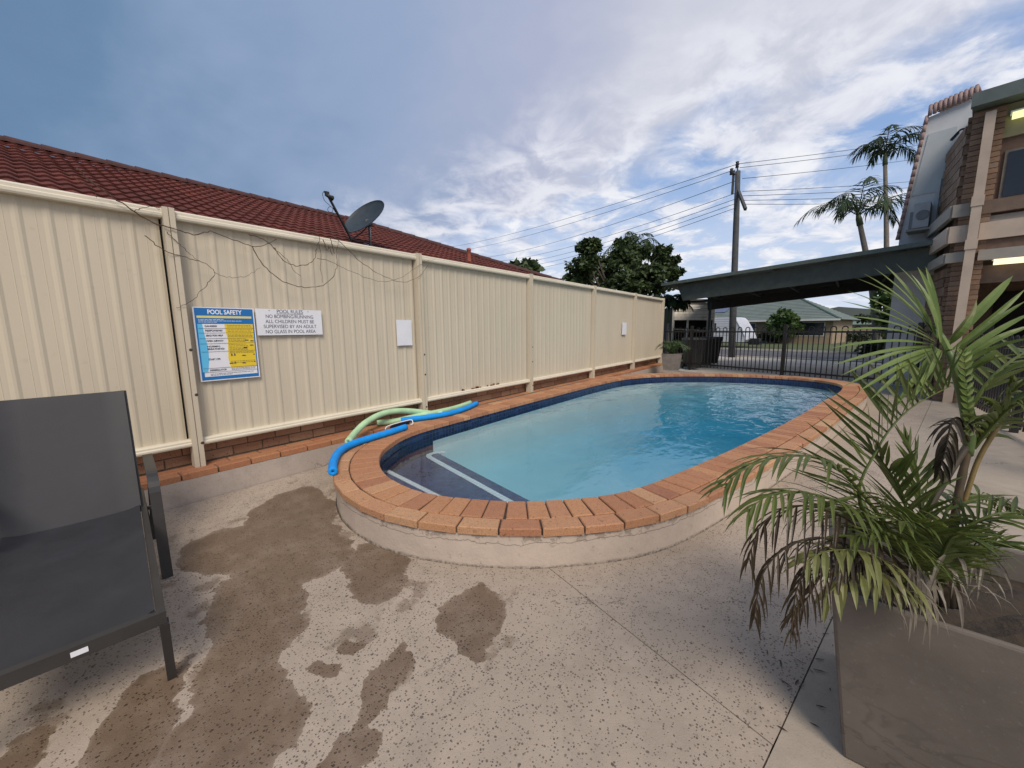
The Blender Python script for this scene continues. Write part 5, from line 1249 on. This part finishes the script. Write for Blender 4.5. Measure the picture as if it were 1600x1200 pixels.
# ------------------------------------------------------------------ pool noodles
def foam(name, col):
    t = NT(name); v = t.co('World'); n = t.noise(v, 10, 5, .6); f = t.noise(v, 220, 2, .7)
    c = t.mix(t.ramp(n, [(.35, 0.0), (.7, 1.0)]), tuple(q_ * .82 for q_ in col), col); c = t.mix(t.math('MULTIPLY', t.ramp(f, [(.55, 0.0), (.7, 1.0)]), .25), c, tuple(q_ * .55 for q_ in col))
    t.bump(f, .3, .003); return t.done(c, .65, 0, .3)
M_NB, M_NG = foam('blue_foam', (.006, .30, .86)), foam('green_foam', (.46, .70, .42))
def noodle(pts, r, mat, label):
    P = spline(pts, 44); mb = MB(); n = 18; ri = r * .26; prev = None; rings = []
    for i, p in enumerate(P):
        t_ = (P[min(i + 1, 43)] - P[max(i - 1, 0)]).normalized()
        x = (t_.cross(V((0, 0, 1))) if prev is None else prev - t_ * prev.dot(t_)).normalized(); prev = x; y = t_.cross(x)
        rings.append((p, x, y, t_))
    def ring_(p, x, y, rr_): mb.v.extend(p + (x * math.cos(2 * math.pi * k / n) + y * math.sin(2 * math.pi * k / n)) * rr_ for k in range(n))
    p, x, y, t_ = rings[0]; ring_(p + t_ * .02, x, y, ri); ring_(p, x, y, ri); ring_(p, x, y, r * .93)
    for p, x, y, t_ in rings: ring_(p + t_ * (.004 if p is rings[0][0] else 0), x, y, r)
    p, x, y, t_ = rings[-1]; ring_(p, x, y, r * .93); ring_(p, x, y, ri); ring_(p - t_ * .02, x, y, ri)
    m = len(mb.v) // n
    for j in range(m - 1): mb.f += [(j * n + k, j * n + (k + 1) % n, (j + 1) * n + (k + 1) % n, (j + 1) * n + k) for k in range(n)]
    mb.f += [tuple(reversed(range(n))), tuple((m - 1) * n + k for k in range(n))]
    return top('pool_noodle', mb, mat, label, 'pool noodle', 'foam pool noodles lying on the coping', True)
rn = .034; zn = ZC + rn + .002
gp = lambda x, y, z=zn: on_z(x, y, z)
noodle([gp(520, 737), gp(521, 722), gp(530, 706), gp(550, 694), gp(580, 684), gp(610, 675), gp(634, 667)], rn, M_NB, 'bright blue pool noodle curving round the near left end of the coping')
noodle([gp(622, 657), gp(650, 654), gp(680, 650), gp(705, 645), gp(728, 638), gp(745, 630)], rn, M_NB, 'bright blue pool noodle lying further back along the coping beside a green one')
ga = lambda x, y, X: on_x(x, y, X)
noodle([gp(544, 690, zn + .02), ga(556, 675, -3.72), ga(572, 660, -3.83), ga(596, 647, -3.90), ga(622, 642, -3.93), ga(650, 643, -3.93), ga(676, 646, -3.89), gp(692, 646.5, zn + .0)], rn, M_NG, 'pale green pool noodle arching up against the low brick wall')
noodle([gp(589, 661), gp(620, 657.5), gp(645, 651.5, zn + .01), gp(685, 643.5, zn + .02), gp(712, 637), gp(735, 629)], rn, M_NG, 'pale green pool noodle lying straight behind the further blue one')
M_WIREW = plain('white_coated_wire', (.72, .73, .75), .3, .05); M_SHADE = plain('painted_shade', (.012, .03, .10), .7, .3, 60, bump=.4)
z_ = ZC + .01
sk = thing('handle_and_shade', 'dark blue painted-in net with a white wire handle between the two blue noodles', 'shade', gp(625, 664, ZC))
part('handle', MB().tube(spline([gp(602, 671, z_), gp(604, 667, z_ + .02), gp(612, 663.5, z_ + .035), gp(628, 659, z_ + .045), gp(641, 656, z_ + .05), gp(644, 657, z_ + .045), gp(645, 662, z_ + .01), gp(641, 663.5, z_)], 40), .006, 8), M_WIREW, sk, True)
a, b, c, d = gp(609, 668, z_), gp(640, 660.5, z_), gp(641, 656.5, z_ + .045), gp(613, 663.6, z_ + .03)
mb = MB(); 
for e in (0, .012): mb.v += [p + V((-.004, .0, -e)) for p in (a, b, c, d)]
mb.f = [(0, 1, 2, 3), (7, 6, 5, 4)] + [(i, 4 + i, 4 + (i + 1) % 4, (i + 1) % 4) for i in range(4)]
part('shade', mb, M_SHADE, sk)  # dark blue sheet painted in as the noodle's shade beside the wire handle

# ------------------------------------------------------------------ near planter
def potmat():
    t = NT('stained_pot'); v = t.co('World'); n = t.noise(v, 3.5, 6, .6); f = t.noise(v, 60, 4, .7)
    c = t.mix(t.ramp(n, [(.3, 0.0), (.7, 1.0)]), (.118, .100, .086), (.175, .150, .130))
    w = t.noise(t.co('World', (1, 1, 1), (0, 0, 0), (0, .75, 0)), 4, 5, .65, .6)
    st = t.ramp(t.math('ABSOLUTE', t.math('SUBTRACT', t.noise(t.co('World', (1.6, 1, 3.2), (0, 0, 0), (0, .7, 0)), 2.6, 3, .55, .8), .5)), [(0.0, .5), (.045, 0.0)], 'EASE')
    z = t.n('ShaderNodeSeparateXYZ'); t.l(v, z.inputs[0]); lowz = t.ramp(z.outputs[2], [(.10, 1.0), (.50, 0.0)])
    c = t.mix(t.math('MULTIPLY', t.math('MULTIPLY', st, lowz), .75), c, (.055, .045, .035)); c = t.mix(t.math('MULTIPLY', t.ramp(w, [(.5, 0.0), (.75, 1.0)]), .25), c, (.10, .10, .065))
    c = t.mix(t.math('MULTIPLY', t.ramp(f, [(.6, 0.0), (.7, 1.0)]), .2), c, (.34, .31, .28)); t.bump(f, .25, .003); return t.done(c, .75, 0, .3)
PZ = .60; PC = V((.085 + .33, 1.40 + .33, 0))
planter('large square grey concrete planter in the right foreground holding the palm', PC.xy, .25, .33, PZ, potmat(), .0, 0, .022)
for o_ in bpy.data.objects:
    if o_.name == 'pot.001':
        b_ = o_.modifiers.new('bevel', 'BEVEL'); b_.width = .009; b_.segments = 2; b_.limit_method = 'ANGLE'

# ------------------------------------------------------------------ the potted palm
def palmleaf(name, lo, hi, dry=.25):
    t = NT(name); v = t.co('World'); n = t.noise(v, 6, 5, .6); g = t.n('ShaderNodeNewGeometry').outputs['Random Per Island']; f = t.noise(t.co('World', (1, 1, 1)), 80, 3, .6)
    c = t.mix(t.ramp(n, [(.35, 0.0), (.65, 1.0)]), lo, hi); c = t.mix(t.math('MULTIPLY', t.ramp(g, [(.55, 0.0), (1.0, 1.0)]), dry), c, (.20, .17, .06)); c = t.mix(t.math('MULTIPLY', f, .3), c, tuple(q_ * .6 for q_ in lo))
    t.done(c, .42, 0, .45)
    tl = t.n('ShaderNodeBsdfTranslucent'); t.l(c, tl.inputs[0]); mx = t.n('ShaderNodeMixShader'); mx.inputs[0].default_value = .25
    t.l(t.b.outputs[0], mx.inputs[1]); t.l(tl.outputs[0], mx.inputs[2]); t.l(mx.outputs[0], t.o.inputs[0]); return t.m
M_PL = palmleaf('palm_leaflet', (.060, .088, .016), (.135, .175, .040)); M_PLB = palmleaf('bright_palm_leaflet', (.115, .175, .040), (.21, .28, .080), .15); M_PLY = palmleaf('yellowing_leaflet', (.15, .17, .055), (.27, .27, .10), .4)
M_DEAD = palmleaf('dead_leaflet', (.026, .018, .010), (.085, .058, .032), .1); M_STRAW = palmleaf('straw_leaflet', (.15, .125, .10), (.30, .26, .21), .1); M_PSTEM = plain('palm_stem', (.075, .05, .026), .7, .35, 20); M_PSH = plain('palm_sheath', (.10, .15, .045), .5, .25, 14)
pp = thing('potted_palm', 'potted palm with a tall fan of green leaflets and drooping dead brown fronds', 'palm', (PC.x, PC.y, PZ - .1))
base = at(1462, 930, 1.12)
F = lambda pts: [at(x, y, d) for x, y, d in pts]
rgp = random.Random(21)
def pf_(pts, L, n, w, mat, **k): return frond('frond', F(pts), L, n, w, mat, pp, rng=rgp, **k)
# stems
n0, n1 = at(1487, 850, 1.13), at(1515, 692, 1.13)
part('stem', MB().tube(spline([at(1478, 940, 1.14), at(1484, 870, 1.13), at(1498, 770, 1.13), n1], 20), [.0115 - .0025 * i / 19 + .001 * math.sin(i * 2.2) for i in range(20)], 12), M_PSTEM, pp, True)
part('stem', MB().tube(spline([at(1425, 900, 1.10), at(1445, 810, 1.10), at(1480, 745, 1.11), at(1512, 695, 1.13)], 16), .0085, 8), plain('dark_stem', (.05, .038, .026), .7, .3, 20), pp, True)
part('sheath', MB().tube(spline([at(1513, 712, 1.13), at(1514, 660, 1.12), at(1500, 600, 1.10), at(1482, 548, 1.09)], 16), [.010, .012, .014, .015, .0155, .0155, .015, .0145, .014, .0135, .013, .012, .011, .010, .009, .007], 12), M_PSH, pp, True)
part('petiole', MB().tube(spline([at(1518, 690, 1.13), at(1555, 650, 1.10), at(1600, 615, 1.06), at(1640, 590, 1.03)], 14), [.009 - .0003 * i for i in range(14)], 8), M_PSH, pp, True)
part('petiole', MB().tube(spline([at(1505, 790, 1.13), at(1528, 720, 1.12), at(1560, 665, 1.10)], 12), .0062, 8), M_PLY if False else plain('ochre_stem', (.21, .145, .05), .6, .3, 16), pp, True)
# the tall fan: every leaflet its own piece
fan = frond('frond', F([(1482, 548, 1.09), (1472, 528, 1.12), (1466, 518, 1.22), (1462, 515, 1.36)]), .1, 0, .01, M_PLB, pp, stem=.009)
FT = [((1434, 410), 1.18, (1470, 535)), ((1424, 421), 1.14, (1469, 535)), ((1400, 405), 1.20, (1468, 533)), ((1384, 408), 1.18, (1467, 532)), ((1366, 412), 1.15, (1466, 531)), ((1349, 420), 1.12, (1465, 530)), ((1337, 427), 1.10, (1465, 531)), ((1324, 447), 1.08, (1463, 532)), ((1314, 463), 1.06, (1462, 533)),
      ((1327, 487), 1.04, (1462, 535)), ((1301, 510), 1.02, (1460, 537)), ((1296, 537), 1.00, (1459, 539)), ((1300, 564), .99, (1460, 541)), ((1312, 581), .98, (1461, 542)), ((1318, 597), .97, (1463, 543)), ((1340, 606), .98, (1464, 544)), ((1360, 618), .99, (1465, 545)), ((1392, 640), .99, (1466, 545)), ((1420, 628), 1.0, (1467, 546)), ((1438, 600), 1.02, (1469, 546)), ((1447, 410), 1.22, (1471, 536))]
FTR = [((1527, 461), 1.12, (1478, 536)), ((1522, 484), 1.09, (1480, 540)), ((1584, 424), 1.14, (1480, 538)), ((1571, 436), 1.16, (1481, 538)), ((1604, 444), 1.10, (1488, 546)), ((1606, 462), 1.08, (1492, 552)), ((1612, 482), 1.05, (1495, 558)), ((1618, 500), 1.03, (1498, 566)), ((1618, 520), 1.00, (1502, 575)), ((1560, 540), 1.01, (1503, 585)), ((1600, 545), .99, (1504, 592))]
for k, (tip, d, bs0) in enumerate(FT + FTR):
    b0_ = at(bs0[0], bs0[1], 1.10 + .008 * (k % 9)); tp = at(tip[0], tip[1], d); dr_ = tp - b0_; ln_ = dr_.length; nn = (CF * -.55 + CU * .6 + CR * rgp.uniform(-.4, .4)).normalized(); nn = (nn - dr_.normalized() * nn.dot(dr_.normalized())).normalized()
    mb = MB(); arch = rgp.uniform(.010, .022); s = dr_.normalized().cross(nn); ww = (.0125 if k < len(FT) else .0155) * rgp.uniform(.85, 1.1); prof = (.35, .8, 1.0, 1.0, .95, .82, .55)
    if k in (len(FT) + 2,): ww = .024
    for i in range(8):
        f = i / 7; c = b0_.lerp(tp, f) + nn * math.sin(f * math.pi) * arch - V((0, 0, .012 * f * f))
        if i == 7: mb.v.append(c)
        else: mb.v += [c - s * ww * prof[i] / 2 + nn * ww * .22 * prof[i], c, c + s * ww * prof[i] / 2 + nn * ww * .22 * prof[i]]
    for i in range(6): mb.f += [(3 * i, 3 * i + 1, 3 * i + 4, 3 * i + 3), (3 * i + 1, 3 * i + 2, 3 * i + 5, 3 * i + 4)]
    mb.f += [(18, 19, 21), (19, 20, 21)]
    part('leaflet', mb, M_PLY if k == len(FT) else M_PLB, fan)
# zig-zag leaflet bases along the sheath
mb = MB()
for k in range(13):
    f = k / 12; c = at(1506 + 9 * f, 555 + 125 * f, 1.085); 
    for s in (-1, 1): blade(mb, c, CR * s * (.9) + CU * .8, -CF, .035 - .012 * f, .012, .0, 2)
part('frond', mb, M_PLB, pp)
# arching green fronds
pf_([(1440, 900, 1.08), (1345, 790, 1.0), (1372, 700, .99), (1420, 640, 1.0), (1486, 603, 1.02)], .15, 30, .0105, M_PL, droop=.1, vee=1.7, fwd=.45, up=CU * .75 - CR * .65, start=.22, stem=.006, prof=lambda t: .75 + .45 * math.sin(t * 3.0))
pf_([(1440, 900, 1.08), (1370, 800, 1.0), (1300, 725, .95), (1225, 712, .92), (1160, 735, .90), (1132, 762, .89)], .15, 32, .0095, M_PL, droop=.9, vee=.25, fwd=.8, stem=.006)
pf_([(1435, 890, 1.06), (1340, 800, .97), (1260, 770, .92), (1200, 775, .88), (1168, 800, .87)], .14, 30, .0095, M_PL, droop=1.0, vee=.2, fwd=.7, stem=.006)
pf_([(1430, 905, 1.05), (1330, 815, .95), (1245, 790, .90), (1190, 820, .88), (1168, 880, .88)], .125, 26, .0065, M_DEAD, droop=2.0, vee=-.1, fwd=.8, stem=.005)
pf_([(1420, 915, 1.02), (1320, 850, .92), (1250, 845, .88), (1195, 890, .86), (1178, 968, .86)], .11, 30, .0058, M_DEAD, droop=1.9, vee=-.25, fwd=.8, stem=.005, jitter=.25)
pf_([(1420, 925, 1.0), (1330, 860, .91), (1275, 865, .88), (1245, 920, .86), (1238, 985, .86)], .10, 28, .0055, M_DEAD, droop=1.9, vee=-.25, fwd=.8, stem=.005, jitter=.28)
pf_([(1425, 930, .99), (1350, 880, .92), (1290, 895, .89), (1258, 940, .88), (1235, 965, .88)], .10, 24, .006, M_DEAD, droop=1.5, vee=-.1, fwd=.7, stem=.005, jitter=.25)
pf_([(1430, 930, 1.0), (1370, 870, .92), (1300, 860, .88), (1255, 880, .87)], .115, 16, .013, M_PLY, droop=1.0, vee=.15, fwd=.6, stem=.005)
pf_([(1435, 935, 1.0), (1375, 895, .92), (1320, 905, .89), (1290, 935, .88)], .10, 14, .013, M_PLY, droop=1.2, vee=.1, fwd=.6, stem=.005)
pf_([(1450, 905, 1.10), (1425, 820, 1.05), (1395, 745, 1.03), (1360, 700, 1.02)], .15, 26, .011, M_PL, droop=.3, vee=.35, fwd=1.0, stem=.006)
pf_([(1452, 900, 1.12), (1440, 800, 1.10), (1432, 730, 1.12), (1410, 690, 1.15)], .13, 22, .011, M_PL, droop=.2, vee=.4, fwd=1.1, stem=.006)
pf_([(1460, 905, 1.12), (1475, 810, 1.12), (1500, 780, 1.15), (1545, 775, 1.18), (1590, 800, 1.2)], .13, 28, .0105, M_PL, droop=.8, vee=.35, fwd=.8, stem=.006)
pf_([(1465, 915, 1.10), (1500, 840, 1.05), (1550, 805, 1.02), (1610, 805, 1.0), (1660, 830, 1.0)], .135, 30, .0105, M_PL, droop=.8, vee=.35, fwd=.7, stem=.006)
pf_([(1465, 920, 1.08), (1510, 870, 1.0), (1560, 850, .96), (1620, 865, .94)], .13, 26, .011, M_PL, droop=.8, vee=.3, fwd=.7, stem=.006)
pf_([(1455, 915, 1.05), (1460, 850, .98), (1440, 820, .94), (1400, 815, .92)], .13, 24, .011, M_PL, droop=.6, vee=.5, fwd=.7, stem=.006)
pf_([(1455, 920, 1.03), (1480, 850, .95), (1500, 835, .92), (1530, 850, .90)], .12, 24, .011, M_PL, droop=.7, vee=.5, fwd=.7, stem=.006)
pf_([(1450, 925, 1.02), (1420, 860, .95), (1380, 835, .92), (1330, 840, .90)], .13, 24, .011, M_PL, droop=.8, vee=.35, fwd=.7, stem=.006)
# big dark fronds at the right edge
pf_([(1520, 690, 1.13), (1570, 625, 1.07), (1615, 585, 1.02), (1670, 570, .98)], .14, 14, .018, M_PL, droop=.8, vee=.2, fwd=.8, stem=.007, start=.1)
pf_([(1520, 700, 1.13), (1575, 640, 1.05), (1625, 615, 1.0), (1680, 620, .97)], .12, 14, .016, M_PL, droop=.9, vee=.2, fwd=.7, stem=.007, start=.1)
pf_([(1515, 640, 1.11), (1555, 585, 1.12), (1605, 550, 1.15), (1660, 540, 1.2)], .13, 16, .015, M_PL, droop=.5, vee=.3, fwd=.8, stem=.006, start=.1)
# dead leaf hanging at the node, dry strands over the rim
pf_([(1514, 690, 1.12), (1500, 655, 1.10), (1487, 660, 1.08), (1478, 700, 1.07), (1468, 735, 1.07)], .085, 12, .011, M_DEAD, droop=1.6, vee=-.2, fwd=.8, stem=.004, jitter=.2)
st_ = MB()
for k in range(46):
    x = rgp.uniform(1350, 1540); y = rgp.uniform(860, 925); d = rgp.uniform(.93, 1.06)
    dv = (CR * rgp.uniform(-1, 1) - CF * rgp.uniform(.1, .8) + CU * rgp.uniform(-.2, .7))
    blade(st_, at(x, y, d), dv, CU, rgp.uniform(.06, .15), rgp.uniform(.004, .010), rgp.uniform(1.5, 3.4), 4)
part('dry_strands', st_, M_STRAW, pp, kind='stuff')
st_ = MB()
for k in range(26):
    x = rgp.uniform(1418, 1452); dv = CR * rgp.uniform(-.35, .35) - CF * .3 - CU * .4
    blade(st_, at(x, rgp.uniform(880, 930), .97), dv, -CF, rgp.uniform(.07, .16), rgp.uniform(.006, .014), 3.0, 4)
part('dry_strands', st_, M_STRAW, pp, kind='stuff')
tb_ = MB()
for k in range(9):
    x = 1405 + 11 * k; tb_.tube([at(x, 945, 1.08 + .02 * (k % 3)), at(x + rgp.uniform(-8, 8), 885, 1.07)], [.016, .009], 7)
part('stem_bases', tb_, M_PSTEM, pp, True)
# small dead leaflets and grit blown against the planter and along the joints
lt_ = MB()
for k in range(70):
    if k < 14: p = V((rgp.uniform(-.10, .14), rgp.uniform(1.35, 2.0), .004))
    elif k < 52: f = rgp.uniform(.02, 1); q_ = JB0.lerp(bat(JB0, 4.5), f); p = V((q_.x + rgp.gauss(0, .02), q_.y, .004))
    else: p = V((rgp.uniform(-3.6, -.5), rgp.uniform(.0, 1.15), .004))
    a_ = rgp.uniform(0, 6.28); blade(lt_, p, V((math.cos(a_), math.sin(a_), .05)), V((0, 0, 1)), rgp.uniform(.012, .05) if k < 52 else rgp.uniform(.008, .02), rgp.uniform(.003, .007), .0, 2)
lo_ = part('leaf_litter', lt_, M_DEAD, None, kind='stuff'); lo_['label'] = 'scattered dry leaf bits on the concrete beside the large planter'; lo_['category'] = 'leaf litter'
